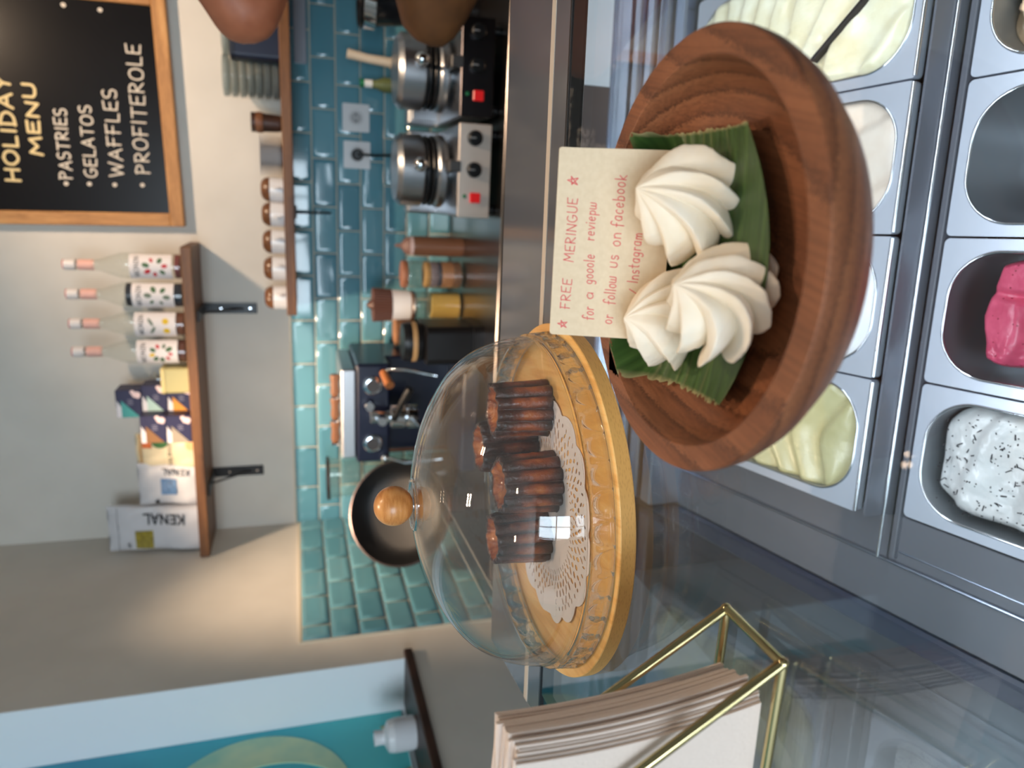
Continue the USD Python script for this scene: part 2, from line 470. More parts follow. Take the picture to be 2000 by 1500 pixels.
wl = structure('wall_left', 'cream left wall with teal tiles at its foot and a deep opening')
NX = -1.24                # back of the opening
part(wl, 'plaster', cat(bx(WL - 0.06, WL, 1.53, WB, 0, CEIL), bx(WL - 0.06, WL, -2.4, 1.53, 0, 1.292)), plaster, False)
part(wl, 'reveal', bx(NX - 0.02, WL - 0.0005, 1.527, 1.53, 1.31, CEIL), white_paint, False, label='white painted reveal of the opening')
part(wl, 'backing', bx(NX - 0.12, NX - 0.02, -2.4, 1.6, 0, CEIL), white_paint, False)
part(wl, 'grout', bx(WL, WL + 0.0067, 1.64, WB - 0.004, 1.0, 1.557), grout_m, False)
row_top = 1.5515
r_ = 0
while row_top > 1.0:
    y = WB - 0.004 - (0 if r_ % 2 else TP / 2)
    if r_ % 2 == 0:
        y = WB - 0.004
        first = TP / 2
    else:
        first = TP
    w = first
    while y > 1.645:
        y0 = max(y - w, 1.642)
        if y - y0 > 0.012:
            tl = tile(y - y0, TH)
            tl.apply_transform(trimesh.transformations.rotation_matrix(PI / 2, [0, 0, 1]))
            tl.apply_transform(trimesh.transformations.rotation_matrix(np.radians(rng.uniform(-.25, .25)), [0, 1, 0]))
            tl.apply_translation([WL + 0.0035, (y + y0) / 2, row_top - TH / 2])
            part(wl, 'tile', tl, tile_m, 28)
        y -= w; w = TP
    row_top -= TH
    r_ += 1

# shop front behind the viewer, with the window
FY = -2.3
wf = structure('wall_front', 'white shop-front wall around the street window')
part(wf, 'plaster', cat(bx(-2.2, -1.2, FY - .1, FY, 0, CEIL), bx(0.3, 3.0, FY - .1, FY, 0, CEIL), bx(-1.2, 0.3, FY - .1, FY, 2.6, CEIL), bx(-1.2, 0.3, FY - .1, FY, 0, 1.36)), plaster, False)
wn = structure('window_1', 'street window with slim dark bars behind the viewer')
for xx in (-1.2, -0.83, -0.46, -0.09, 0.27):
    part(wn, 'mullion', bx(xx, xx + 0.03, FY - .06, FY, 1.36, 2.6), dark_metal, False)
part(wn, 'transom', bx(-1.2, 0.3, FY - .06, FY, 1.9, 1.93), dark_metal, False)
single('wall_right', bx(2.9, 3.0, -2.4, 2.45, 0, CEIL), plaster, 'plain cream wall on the right of the shop', None, kind='structure')

# painted panel in the opening
mural_m = mat('mural_paint', {'tc': ('texture_coordinate', {}), 'n': ('noise_texture', {'scale': 1.6, 'detail': 4, 'distortion': 1.2}),
                              'g': ('separate_xyz', {}), 'a': ('math', {'math_type': 'multiply_add', 'value2': 0.75, 'value3': -0.95}), 'm': ('mix_float', {'fac': 0.35}),
                              'r': ('rgb_ramp', {'ramp': [(0.0, lin((150, 226, 200))), (0.16, lin((96, 214, 212))), (0.36, lin((66, 190, 206))), (0.55, lin((62, 160, 190))), (0.75, lin((86, 186, 196))), (1.0, lin((120, 196, 184)))]}),
                              'p': ('principled_bsdf', {'roughness': 0.45})},
              [('tc.object', 'n.vector'), ('tc.object', 'g.vector'), ('g.z', 'a.value1'), ('a.value', 'm.a'), ('n.fac', 'm.b'), ('m.result', 'r.fac'), ('r.color', 'p.base_color')])
mural = thing('mural', 'teal painted mural with a pale moon, in the opening above the brown ledge', 'mural')
part(mural, 'panel', bx(NX - 0.02, NX - 0.008, -0.4, 1.526, 1.318, CEIL - 0.02), mural_m, False)
moon_m = pbr('moon_paint', (214, 232, 190), 0.5, col2=(160, 214, 190), nscale=8)
cliff_m = pbr('cliff_paint', (196, 178, 128), 0.5, col2=(160, 140, 96), nscale=14)


def on_mural(poly, t=0.002):
    """A painted shape drawn in (y, z), laid on the mural's face."""
    mm = extr(poly, t)
    v = mm.vertices.copy(); mm.vertices = np.stack([NX - 0.008 + v[:, 2], v[:, 0], v[:, 1]], -1)
    return mm


disc = Point(1.30, 1.655).buffer(0.205, quad_segs=24)
part(mural, 'moon', on_mural(disc.difference(Point(1.215, 1.625).buffer(0.20, quad_segs=24))), moon_m, False)
part(mural, 'cliff', on_mural(Polygon([(1.5, 1.32), (1.475, 1.375), (1.455, 1.33), (1.44, 1.32)])), cliff_m, False)
part(mural, 'cliff', on_mural(Polygon([(1.335, 1.32), (1.325, 1.36), (1.27, 1.40), (1.22, 1.43), (1.15, 1.44), (1.1, 1.32)])), cliff_m, False)
part(mural, 'border', bx(NX - 0.008, NX - 0.004, -0.3, 1.5, 1.3181, 1.3195), white_paint, False)
single('trim_1', bx(NX, WL + 0.012, -0.5, 1.552, 1.288, 1.309, 0.003), dark_wood, 'dark brown wooden ledge along the foot of the opening', None, kind='structure')
# ribbed white vase on the ledge
vt = [(0, 0), (0.034, 0), (0.036, 0.004), (0.036, 0.05), (0.033, 0.062), (0.017, 0.07), (0.0155, 0.075), (0.0165, 0.092), (0.0125, 0.092), (0.011, 0.07), (0, 0.06)]
vs = lathe([(r * 1.0, z) for r, z in vt[:3]] + [(0.036 * (1 + 0.035 * math.cos(i * PI)), 0.004 + 0.046 * i / 26) for i in range(1, 26)] + vt[3:], 64)
single('ribbed_vase', vs, white_ceramic, 'small white ribbed ceramic bottle standing on the dark brown ledge', 'bottle', loc=(-1.172, 1.355, 1.3095))
# pale cabinet in the aisle
single('low_cabinet', extr(rrect(-1.08, -0.83, 0.72, 1.45, 0.12), 0.8), pbr('pale_blue_laminate', (164, 172, 180), 0.4), 'pale blue round-cornered low cabinet beyond the glass end of the display case', 'cabinet', loc=(0, 0, 0))

# ceiling lamps
lamp_white = pbr('lamp_housing', (60, 60, 62), 0.5)
for i, ((sx, sy), _, _, _) in enumerate(SPOTS):
    t = thing('ceiling_lamp', 'slim ceiling downlight with four small lenses, ' + ('in front of the chalkboard', 'above the espresso machine', 'farthest to the right', 'above the glass dome', 'above the wooden bowl', 'behind the viewer on the left', 'behind the viewer on the right')[i], 'lamp', (sx, sy, CEIL), group='ceiling downlights')
    part(t, 'housing', bx(-0.075, 0.075, -0.02, 0.02, -0.009, 0.0, 0.002), lamp_white, False)

# ------------------------------------------------------------------ chalkboard
slate = mat('slate', {'tc': ('texture_coordinate', {}), 'n': ('noise_texture', {'scale': 5, 'detail': 4}), 'r': ('rgb_ramp', {'ramp': [(0.3, lin((14, 13, 15))), (0.7, lin((20, 18, 19)))]}),
                      'p': ('principled_bsdf', {'roughness': 0.25, 'specular_ior_level': 0.16})}, [('tc.object', 'n.vector'), ('n.fac', 'r.fac'), ('r.color', 'p.base_color')])
chalk = pbr('chalk', (214, 204, 190), 0.9)
chalk_gold = pbr('gold_chalk', (222, 200, 150), 0.9)
BX0, BX1, BZ0, BZ1, FW = -0.118, 0.505, 1.852, 2.62, 0.037
cb = thing('chalkboard', 'black chalkboard menu in a light wood frame, hung on the cream wall', 'chalkboard', (BX0, WB - 0.001, BZ0), (0, -1.2, 0))
W_, H_ = BX1 - BX0, BZ1 - BZ0
part(cb, 'board', bx(0.02, W_ - 0.02, -0.02, -0.002, 0.02, H_ - 0.02), slate, False)
part(cb, 'frame_rail', bx(0, W_, -0.03, 0, 0, FW, 0.002), frame_wood, False)
part(cb, 'frame_rail', bx(0, W_, -0.03, 0, H_ - FW, H_, 0.002), frame_wood, False)
part(cb, 'frame_stile', bx(0, FW, -0.0295, 0, FW, H_ - FW, 0.002), frame_wood_v, False)
part(cb, 'frame_stile', bx(W_ - FW, W_, -0.0295, 0, FW, H_ - FW, 0.002), frame_wood_v, False)


def chalk_line(word, x0, x1, z, cap, pen, material, seed, slope=0.0):
    mm = extr(writing(word, 0, x1 - x0, cap, pen, seed, rough=0.03), 0.0006)
    mm = xf(mm, euler=UPRIGHT)
    mm.apply_transform(trimesh.transformations.rotation_matrix(-slope + math.radians(1.2), [0, 1, 0]))
    c = math.cos(math.radians(-1.2)); s_ = math.sin(math.radians(-1.2))
    dx, dz = x0 - BX0, z - BZ0
    mm.apply_translation([dx * c - dz * s_, -0.0201, dx * s_ + dz * c])
    part(cb, 'chalk_writing', mm, material, False)


CH = [('HOLIDAY', -.012, 2.258, .256, .034, .0034, chalk_gold), ('MENU', .062, 2.200, .243, .028, .0034, chalk_gold), ('PASTRIES', .001, 2.133, .185, .03, .0021, chalk), ('GELATOS', .009, 2.070, .198, .03, .0021, chalk),
      ('WAFFLES', .015, 2.004, .245, .034, .0021, chalk), ('PROFITEROLE', .026, 1.935, .365, .036, .0021, chalk)]
for i, (w_, x0, z, x1, cp, pen, mt) in enumerate(CH):
    chalk_line(w_, x0, x1, z, cp, pen, mt, 20 + i)
for i, (x, z) in enumerate([(-.014, 2.144), (-.012, 2.086), (-.011, 2.022), (-.008, 1.952), (.443, 2.108), (.441, 2.022)]):
    chalk_line('.', x, x + .005, z - 0.004, .02, .004, chalk, 40 + i)

# ------------------------------------------------------------------ wall shelves


def shelf(name, label, x0, x1, z0, z1, brackets, depth=0.2):
    t = thing(name, label, 'shelf', (x0, WB, z0))
    part(t, 'plank', bx(0, x1 - x0, -depth, -0.001, 0, z1 - z0, 0.002), shelf_wood, False)
    for b in brackets:
        x = b - x0
        bk = part(t, 'bracket', cat(bx(x - .016, x + .016, -.006, -.001, -0.155, -0.0005, .001), bx(x - .016, x + .016, -.16, -.001, -.006, -0.0005, .001),
                                    tube([(x, -.004, -.115), (x, -.05, -.062), (x, -.095, -.006)], .0035, 8)), dark_metal, False)
        for q in (-.05, -.135):
            part(bk, 'screw', xf(lathe([(0, .0022), (.003, .002), (.0045, 0)], 12), euler=(90, 0, 0), loc=(x, -.006, q)), chrome, 30)
    return t


US = 1.845    # top of the upper shelf
LS = 1.570    # top of the lower one
shelf('wall_shelf', 'brown wooden wall shelf holding syrup bottles, boxes and white coffee bags', WL + 0.003, -0.163, US - 0.028, US, (-0.362, -0.9))
shelf('wall_shelf', 'brown wooden wall shelf holding stacked glasses, plates and white cups', -0.352, 0.9, LS - 0.028, LS, (-0.062, 0.62))

# syrup bottles
clear = pane('clear_glass', (0.94, 0.955, 0.94), haze=0.02, hazecol=(0.7, 0.7, 0.66))
syrup_mats = {'brown': pbr('brown_syrup', (92, 52, 40), 0.2), 'dark': pbr('dark_syrup', (34, 36, 48), 0.2), 'rose': pbr('rose_syrup', (120, 58, 58), 0.2), 'amber': pbr('amber_syrup', (110, 66, 46), 0.2)}
fruit = {'red': pbr('fruit_red', (190, 44, 56), 0.6), 'yellow': pbr('fruit_yellow', (222, 186, 40), 0.6), 'green': pbr('fruit_green', (70, 104, 70), 0.6), 'grey': pbr('leaf_grey', (110, 124, 108), 0.6), 'neckpink': pbr('neck_label', (226, 176, 164), 0.6)}
capm = pbr('bottle_cap', (222, 216, 214), 0.4)
capred = pbr('cap_red', (205, 60, 64), 0.4)


def wrap(poly, r, n=1):
    """A flat shape in (arc length, z) bent round a bottle of radius r, centred on its -y side."""
    mm = extr(poly, 0.0004)
    mm = mm.subdivide_to_size(0.008) if len(mm.faces) < 400 else mm
    v = mm.vertices.copy(); a = v[:, 0] / r
    rr = r + v[:, 2]
    mm.vertices = np.stack([rr * np.sin(a), -rr * np.cos(a), v[:, 1]], -1)
    return mm


def blob(x, y, r, sx=1, sy=1, rot=0):
    return affinity.rotate(affinity.scale(Point(x, y).buffer(r, quad_segs=5), sx, sy), rot)


def bottle(label, x, y, syr, level, motif):
    t = thing('syrup_bottle', label, 'bottle', (x, y, US), group=None)
    R = .0355
    prof = [(0, .004), (.03, .001), (R, .006), (R, .145), (.034, .16), (.027, .182), (.0165, .21), (.0135, .235), (.0135, .262), (.0145, .264), (.0145, .27)]
    part(t, 'glass_body', lathe(prof, 40), clear, 40)
    part(t, 'syrup', lathe([(0, .007), (R - .0035, .007), (R - .003, .012), (R - .003, level), (0, level)], 32), syrup_mats[syr], 40)
    part(t, 'cap', lathe([(0, .296), (.0135, .296), (.0148, .294), (.0148, .2685), (0, .2685)], 32), capm, 40)
    part(t, 'cap_top', lathe([(0, .2985), (.012, .2985), (.0139, .297), (.0139, .2958), (0, .2958)], 32), capred, 40)
    part(t, 'neck_label', wrap(rrect(-.028, .028, .222, .262, .004), .0142 if True else 0), fruit['neckpink'], False)
    lb = part(t, 'front_label', wrap(rrect(-.043, .043, .026, .132, .003), R + .0002), paper_white, False)
    tx = meshkit.text_mesh('MONIN', .0125, .0003)
    w_ = tx.bounds[1][0]
    v = tx.vertices; a = (v[:, 0] - w_ / 2) / R; rr = R + .0008 + v[:, 2]
    tx.vertices = np.stack([rr * np.sin(a), -rr * np.cos(a), v[:, 1] + .108], -1)
    part(lb, 'lettering', tx, black_print, False)
    for col, shp in motif:
        part(lb, 'fruit_print', wrap(shp, R + .0007), fruit[col], False)


def ring_motif(cols, seed):
    r2 = random.Random(seed); out = []
    for i in range(len(cols)):
        a = i / len(cols) * 2 * PI + .4
        out.append((cols[i], blob(.021 * math.cos(a), .068 + .024 * math.sin(a), r2.uniform(.005, .0085), 1.2, .8, math.degrees(a))))
    return out


bottle('syrup bottle with red berries on its label, nearest the chalkboard end of the shelf', -.222, 2.2, 'rose', .02, ring_motif(['red', 'green', 'red', 'red', 'green', 'red', 'green'], 1))
bottle('syrup bottle with dark liquid and pale green leaves on its label', -.302, 2.2, 'dark', .148, ring_motif(['green', 'grey', 'green', 'grey', 'grey', 'green'], 2))
bottle('syrup bottle with two yellow fruits on its label', -.384, 2.2, 'amber', .09, [('yellow', blob(.012, .052, .0085)), ('yellow', blob(-.016, .05, .0085)), ('grey', blob(.01, .09, .008, 1.6, .5, 30)), ('grey', blob(-.014, .085, .008, 1.6, .5, -30))])
bottle('syrup bottle with a wreath of red flowers on its label, beside the olive tin', -.463, 2.2, 'brown', .03, ring_motif(['red', 'green', 'yellow', 'green', 'green', 'red', 'red', 'green', 'grey'], 3))

# olive tin with a clasp
t = thing('storage_tin', 'square olive-green tin with a wire clasp, next to the syrup bottles', 'tin', (-.545, 2.2, US))
part(t, 'body', xf(extr(rrect(-.037, .037, -.037, .037, .008), .063), loc=(0, 0, .0005)), pbr('olive_tin', (176, 168, 118), 0.45), 30)
part(t, 'lid', xf(extr(rrect(-.038, .038, -.038, .038, .009), .01), loc=(0, 0, .064)), pbr('olive_lid', (206, 190, 130), 0.35), 30)
part(t, 'clasp', tube([(.028, -.03, .074), (.028, -.03, .088), (.015, -.03, .092), (.005, -.03, .086), (.005, -.03, .074)], .002, 8), chrome, 60)

# boxes
box_navy = pbr('box_navy', (38, 36, 72), 0.5)
box_white = pbr('box_white', (226, 222, 226), 0.5)
pinkish = pbr('box_emblem', (232, 206, 206), 0.5)


def carton(label, x, y, z, col):
    w, d, h = .082, .07, .067
    t = thing('carton', label, 'box', (x, y, z), group=None)
    part(t, 'body', bx(-w / 2, w / 2, -d / 2, d / 2, 0, h, .0012), box_navy, False)
    f = -d / 2
    def flat(poly, mtl, nm, o=.0004):
        part(t, nm, xf(extr(poly, .0004), euler=UPRIGHT, loc=(0, f - o + .0004, 0)), mtl, False)
    flat(Polygon([(-w / 2 + .001, h - .001), (-w / 2 + .034, h - .001), (-w / 2 + .001, h - .016)]).union(Polygon([(-w / 2 + .001, h - .002), (w / 2 - .03, h - .002), (w / 2 - .05, h - .014), (-w / 2 + .001, h - .014)])), box_white, 'white_band')
    flat(Polygon([(-w / 2 + .001, .006), (-w / 2 + .001, h - .014), (w / 2 - .03, h - .014)]), pbr_once(col), 'colour_panel', .0007)
    em = unary_union([blob(w / 2 - .014, .012, .009, 1.0, 1.3), blob(w / 2 - .006, .022, .006), blob(w / 2 - .02, .008, .005)]).intersection(sbox(-w / 2, 0.001, w / 2, h))
    flat(em, pinkish, 'emblem', .0009)
    flat(unary_union([sbox(-.002 + i * .006, .022, .001 + i * .006, .036) for i in range(3)]), pbr_once((120, 118, 140)), 'small_print', .0011)
    return t


_once = {}


def pbr_once(c, rough=.5, metal=0.0):
    key = (tuple(c), rough, metal)
    if key not in _once:
        _once[key] = pbr('plain_%02x%02x%02x_%d' % (*c, int(rough * 100)), c, rough, metal)
    return _once[key]


carton('navy carton with a teal corner, topmost of the stack of three', -.618, 2.232, US + .1355, (70, 160, 156))
carton('navy carton with a pale mint corner, middle of the stack of three', -.607, 2.235, US + .0678, (176, 206, 198))
carton('navy carton with an orange corner, at the foot of the stack of three', -.612, 2.237, US + .0005, (222, 150, 56))
carton('navy carton with a brown corner, upper one of the front pair', -.683, 2.185, US + .0678, (140, 98, 58))
carton('navy carton with a grey-beige corner, lower one of the front pair', -.686, 2.186, US + .0005, (160, 148, 130))


def pouch(t, w, h, d, material, lean=0.0, nm='bag'):
    """A filled paper bag: full at the foot, pinched flat at the top."""
    n, rows, v = 160, 22, []
    for i in range(rows):
        u = i / (rows - 1); z = h * u
        dep = d * (1 - u) ** .55 * (.85 + .15 * math.sin(u * 9)) + .002
        wid = w * (1 - .05 * math.sin(u * PI))
        for j in range(n):
            a = j / n * 2 * PI; c, s_ = math.cos(a), math.sin(a)
            e = .35
            x = wid / 2 * np.sign(c) * abs(c) ** e; y = dep / 2 * np.sign(s_) * abs(s_) ** .6
            y += .0025 * math.sin(x * 90 + z * 60 + 1.3) * (.4 + u)
            v.append((x, y + lean * u, z))
    mm = grid_faces(np.array(v), rows, n)
    capb = trimesh.Trimesh(np.vstack([v[:n], [(0, 0, 0)]]), [[(j + 1) % n, j, n] for j in range(n)], process=False)
    capt = trimesh.Trimesh(np.vstack([v[-n:], [(0, lean, h)]]), [[j, (j + 1) % n, n] for j in range(n)], process=False)
    return part(t, nm, cat(mm, capb, capt), material, 40), (lambda x, z: -(d * (1 - z / h) ** .55 * (.85 + .15 * math.sin(z / h * 9)) + .002) / 2 + lean * z / h + .0025 * math.sin(x * 90 + z * 60 + 1.3) * (.4 + z / h))


def on_bag(parent, f, mesh, material, nm, lift=.002, w=.1):
    """Print drawn in (x, z) laid onto the bag's front by the function f."""
    mm = mesh.copy()
    if len(mm.faces) < 60:
        mm = mm.subdivide_to_size(.01)
    v = mm.vertices.copy()
    y = np.array([f(a, max(0.0, b)) * (1 - min(1, abs(a) / w) ** 6 * .5) for a, b in v[:, :2]])
    mm.vertices = np.stack([v[:, 0], y - lift - v[:, 2], v[:, 1]], -1)
    part(parent, nm, mm, material, False)


cream_bag = pbr('cream_bag', (222, 206, 170), 0.5)
t = thing('snack_pouch', 'cream pouch with a green leaf and an orange stripe, between cartons and white bags', 'pouch', (-.772, 2.215, US))
b_, f_ = pouch(t, .105, .168, .07, cream_bag, .02)
on_bag(b_, f_, extr(affinity.scale(Point(.03, .098).buffer(.02), 1.0, 1.1).difference(sbox(.05, .0, .1, .2)), .0003), green_print, 'leaf_print')
on_bag(b_, f_, extr(sbox(.012, .122, .03, .148), .0003), pbr_once((196, 96, 40)), 'stripe')
on_bag(b_, f_, extr(sbox(-.05, .15, .05, .158), .0003), pbr_once((200, 160, 110)), 'top_band')
tx = meshkit.text_mesh('VALRHONA', .0115, .0003); tx.apply_translation([-tx.bounds[1][0] / 2, .066, 0])
on_bag(b_, f_, tx, black_print, 'lettering')
on_bag(b_, f_, extr(blob(.03, .012, .014, 1.5, 1), .0003), pbr_once((240, 190, 130)), 'patch')

white_bag = pbr('white_bag', (206, 205, 208), 0.42, bump=0.25, bscale=28, bdist=.004)
for lab, x, y, w, h, patch, cap, lean in (('white coffee bag with a blue square label, the shorter of the two', -.876, 2.215, .134, .168, ((-.03, .058, .02, .103), (104, 142, 186)), .022, .012),
                                         ('tall white coffee bag with a mustard square label, at the wall end of the shelf', -1.019, 2.215, .15, .262, ((-.062, .135, -.004, .185), (166, 148, 50)), .033, .02)):
    t = thing('coffee_bag', lab, 'bag', (x, y, US))
    b_, f_ = pouch(t, w, h, .075, white_bag, lean)
    (q0, q1, q2, q3), c = patch
    on_bag(b_, f_, extr(sbox(q0, q1, q2, q3), .0003), pbr('bag_patch_%d' % c[0], c, .6, col2=tuple(int(k_ * .78) for k_ in c), nscale=90), 'square_label')
    tx = meshkit.text_mesh('KENAL', cap, .0003, bold=(h > .2))
    tx = xf(tx, euler=(0, 0, 90))
    ln = tx.bounds[1][1] - tx.bounds[0][1]
    sc_ = (.078 if h < .2 else .118) / ln
    tx.apply_scale([1, sc_, 1]); tx.apply_translation([(.054 if h < .2 else .052) - tx.bounds[1][0] , (.02 if h < .2 else .042) - tx.bounds[0][1], 0])
    on_bag(b_, f_, tx, black_print, 'lettering')
    if h > .2:
        on_bag(b_, f_, extr(sbox(-.07, .232, .07, .2335), .0003), pbr_once((120, 120, 124)), 'seal_line')
        on_bag(b_, f_, extr(unary_union([sbox(-.06 + i * .004, .2, -.0585 + i * .004, .208) for i in range(5)]), .0003), pbr_once((70, 70, 74)), 'small_print')
    else:
        on_bag(b_, f_, extr(blob(-.052, .115, .006), .0003), black_print, 'round_mark')

# lower shelf: glass tumblers, navy box, wooden cup, plates, cups
ORD = ['lowest', 'second from the bottom', 'third from the bottom', 'middle', 'third from the top', 'second from the top', 'topmost']
smoke_glass = pane('smoked_glass', (0.78, 0.82, 0.82), haze=0.22, hazecol=lin((150, 158, 158)))
for row, (gx, gy, n) in enumerate(((.298, 2.25, 7), (.405, 2.27, 7))):
    for i in range(n):
        single('glass_bowl', lathe([(0, .001), (.04, .001), (.0515, .0035), (.053, .006), (.0545, .0195), (.0535, .0205), (.052, .0195), (.0505, .008), (.04, .005), (0, .005)], 40), smoke_glass,
               'smoked glass bowl, %s of the %s stack on the lower shelf' % (ORD[i], 'left-hand' if row == 0 else 'half-hidden right-hand'), 'bowl', loc=(gx, gy, LS + i * .0215), group='glass bowls, %s stack' % ('left' if row == 0 else 'right'))
t = thing('navy_canister', 'navy blue canister on the lower shelf, half hidden by the raised elbow', 'canister', (.395, 2.205, LS))
part(t, 'body', xf(extr(rrect(-.06, .06, -.04, .04, .012), .112), loc=(0, 0, .0005)), pbr('navy_box', (20, 28, 52), .4), 30)
part(t, 'lid', xf(extr(rrect(-.061, .061, -.041, .041, .014), .012), loc=(0, 0, .113)), pbr_once((16, 22, 40)), 30)
t = thing('wooden_cup', 'dark wooden cup standing behind the stacked plates on the lower shelf', 'cup', (.182, 2.25, LS))
part(t, 'body', lathe([(0, .001), (.02, .001), (.023, .01), (.025, .05), (.027, .082), (.024, .082), (.022, .05), (.02, .012), (0, .01)], 32), dark_wood, 40)
part(t, 'band', lathe([(.0265, .05), (.0275, .052), (.0285, .06), (.0275, .068), (.0265, .07)], 32), pbr_once((112, 70, 44)), 40)
for i in range(7):
    single('plate', lathe([(0, 0), (.026, 0), (.028, .003), (.044, .006), (.0555, .0076), (.056, .0084), (.0545, .009), (.044, .0074), (.027, .0042), (0, .004)], 48), white_ceramic,
           'white saucer, %s of the low stack beside the wooden cup' % ORD[i], 'plate', loc=(.094, 2.245, LS + i * .0086), group='saucers stacked on the lower shelf')
brown_glaze = pbr('brown_glaze', (92, 58, 36), 0.3, col2=(122, 80, 50), nscale=60)
CUPS = [('two-tone cup nearest the saucers, brown dome over white', -.0), ('two-tone brown and white cup, second from the saucers', -.07), ('two-tone brown and white cup, middle one of the five', -.148), ('two-tone brown and white cup with its ring handle showing, fourth from the saucers', -.226), ('two-tone brown and white cup at the free end of the lower shelf', -.312)]
c0 = None
for lab, x in CUPS:
    if c0 is None:
        c0 = thing('upturned_cup', lab, 'cup', (x, 2.24, LS), group=None)
        part(c0, 'white_bowl', lathe([(.031, .0005), (.034, .0005), (.0345, .006), (.0345, .036), (.0335, .04), (.030, .04), (.0315, .03), (.031, .0005)], 40), white_ceramic, 40)
        part(c0, 'brown_foot', lathe([(.0338, .038), (.0342, .041), (.031, .052), (.024, .060), (.015, .063), (0, .0635)], 40), brown_glaze, 40)
        a = np.linspace(0, 2 * PI, 24, endpoint=False)
        part(c0, 'handle', tube([(.004, -.0385 - .0095 * math.cos(q), .018 + .0095 * math.sin(q)) for q in a], .003, 8, True), white_ceramic, 60)
    else:
        copy(c0, lab, (x, 2.24, LS), (0, 0, -12 if x > -.1 else 10))
# steel edge strip and cable trunking under the shelf's right part
single('trim_2', bx(.36, 1.2, WB - .03, WB - .0125, 1.497, 1.532, .002), pbr('grey_trunking', (150, 154, 166), .4), 'grey cable trunking along the top of the tiles', None, kind='structure')
# sockets
for i, (ox_, oz_) in enumerate(OUTLETS):
    t = thing('wall_socket', 'white wall socket, empty, on the teal tiles' if i == 0 else 'white wall socket with a black plug and cable in it', 'socket', (ox_, WB - .0145, oz_))
    part(t, 'plate', xf(extr(rrect(-.04, .04, -.04, .04, .004), .006), euler=UPRIGHT), white_ceramic, 30)
    part(t, 'rim', xf(lathe([(.016, 0), (.016, .0075), (.0215, .0075), (.023, .005), (.023, 0)], 32), euler=UPRIGHT), pbr_once((206, 206, 208)), 30)
    part(t, 'well', xf(lathe([(0, .0062), (.0165, .0064)], 32), euler=UPRIGHT), pbr_once((170, 170, 172)), 30)
    for s_ in (-1, 1):
        if i == 0:
            part(t, 'contact', xf(cyl(.0028, 0, .0075, 10), euler=UPRIGHT, loc=(s_ * .0095, 0, 0)), pbr_once((60, 60, 62)), 30)
t = thing('power_cable', 'black plug and cable hanging from the wall socket', 'cable', (OUTLETS[1][0], WB - .021, OUTLETS[1][1]))
part(t, 'plug', xf(lathe([(0, .03), (.012, .03), (.0165, .026), (.0175, .004), (.0175, 0)], 24), euler=UPRIGHT), black_plastic, 40)
part(t, 'cord', tube([(0, -.028, 0), (0, -.036, -.012), (0, -.03, -.05), (.004, -.02, -.1), (.006, -.018, -.18), (.006, -.02, -.27)], .0038, 8), black_plastic, 60)

# ------------------------------------------------------------------ back counter and what stands on it
CT = 1.055
counter_top = pbr('counter_steel', (150, 142, 138), 0.25, 1.0, bump=0.03, bscale=200)
t = thing('back_counter', 'dark back counter with a steel top along the tiled wall', 'counter', (0, 0, 0))
part(t, 'top', bx(WL + .016, 2.0, 1.73, WB - .017, CT - .03, CT, .003), counter_top, False)
for i in range(4):
    part(t, 'cabinet_door', bx(WL + .02 + i * .72, WL + .73 + i * .72, 1.76, 1.78, .1, CT - .04, .003), pbr_once((58, 58, 62), .4), False)
part(t, 'carcass', bx(WL + .02, 1.95, 1.78, WB - .02, .0, CT - .03), pbr_once((48, 48, 52), .6), False)

wm_face = pbr('control_panel', (222, 208, 196), 0.42, 0.35)
red_lamp = mat('red_switch', {'p': ('principled_bsdf', {'base_color': lin((220, 30, 34)), 'roughness': .3, 'emission_color': lin((255, 40, 40)), 'emission_strength': 0.25})})
green_lamp = pbr_once((30, 120, 70), .3)


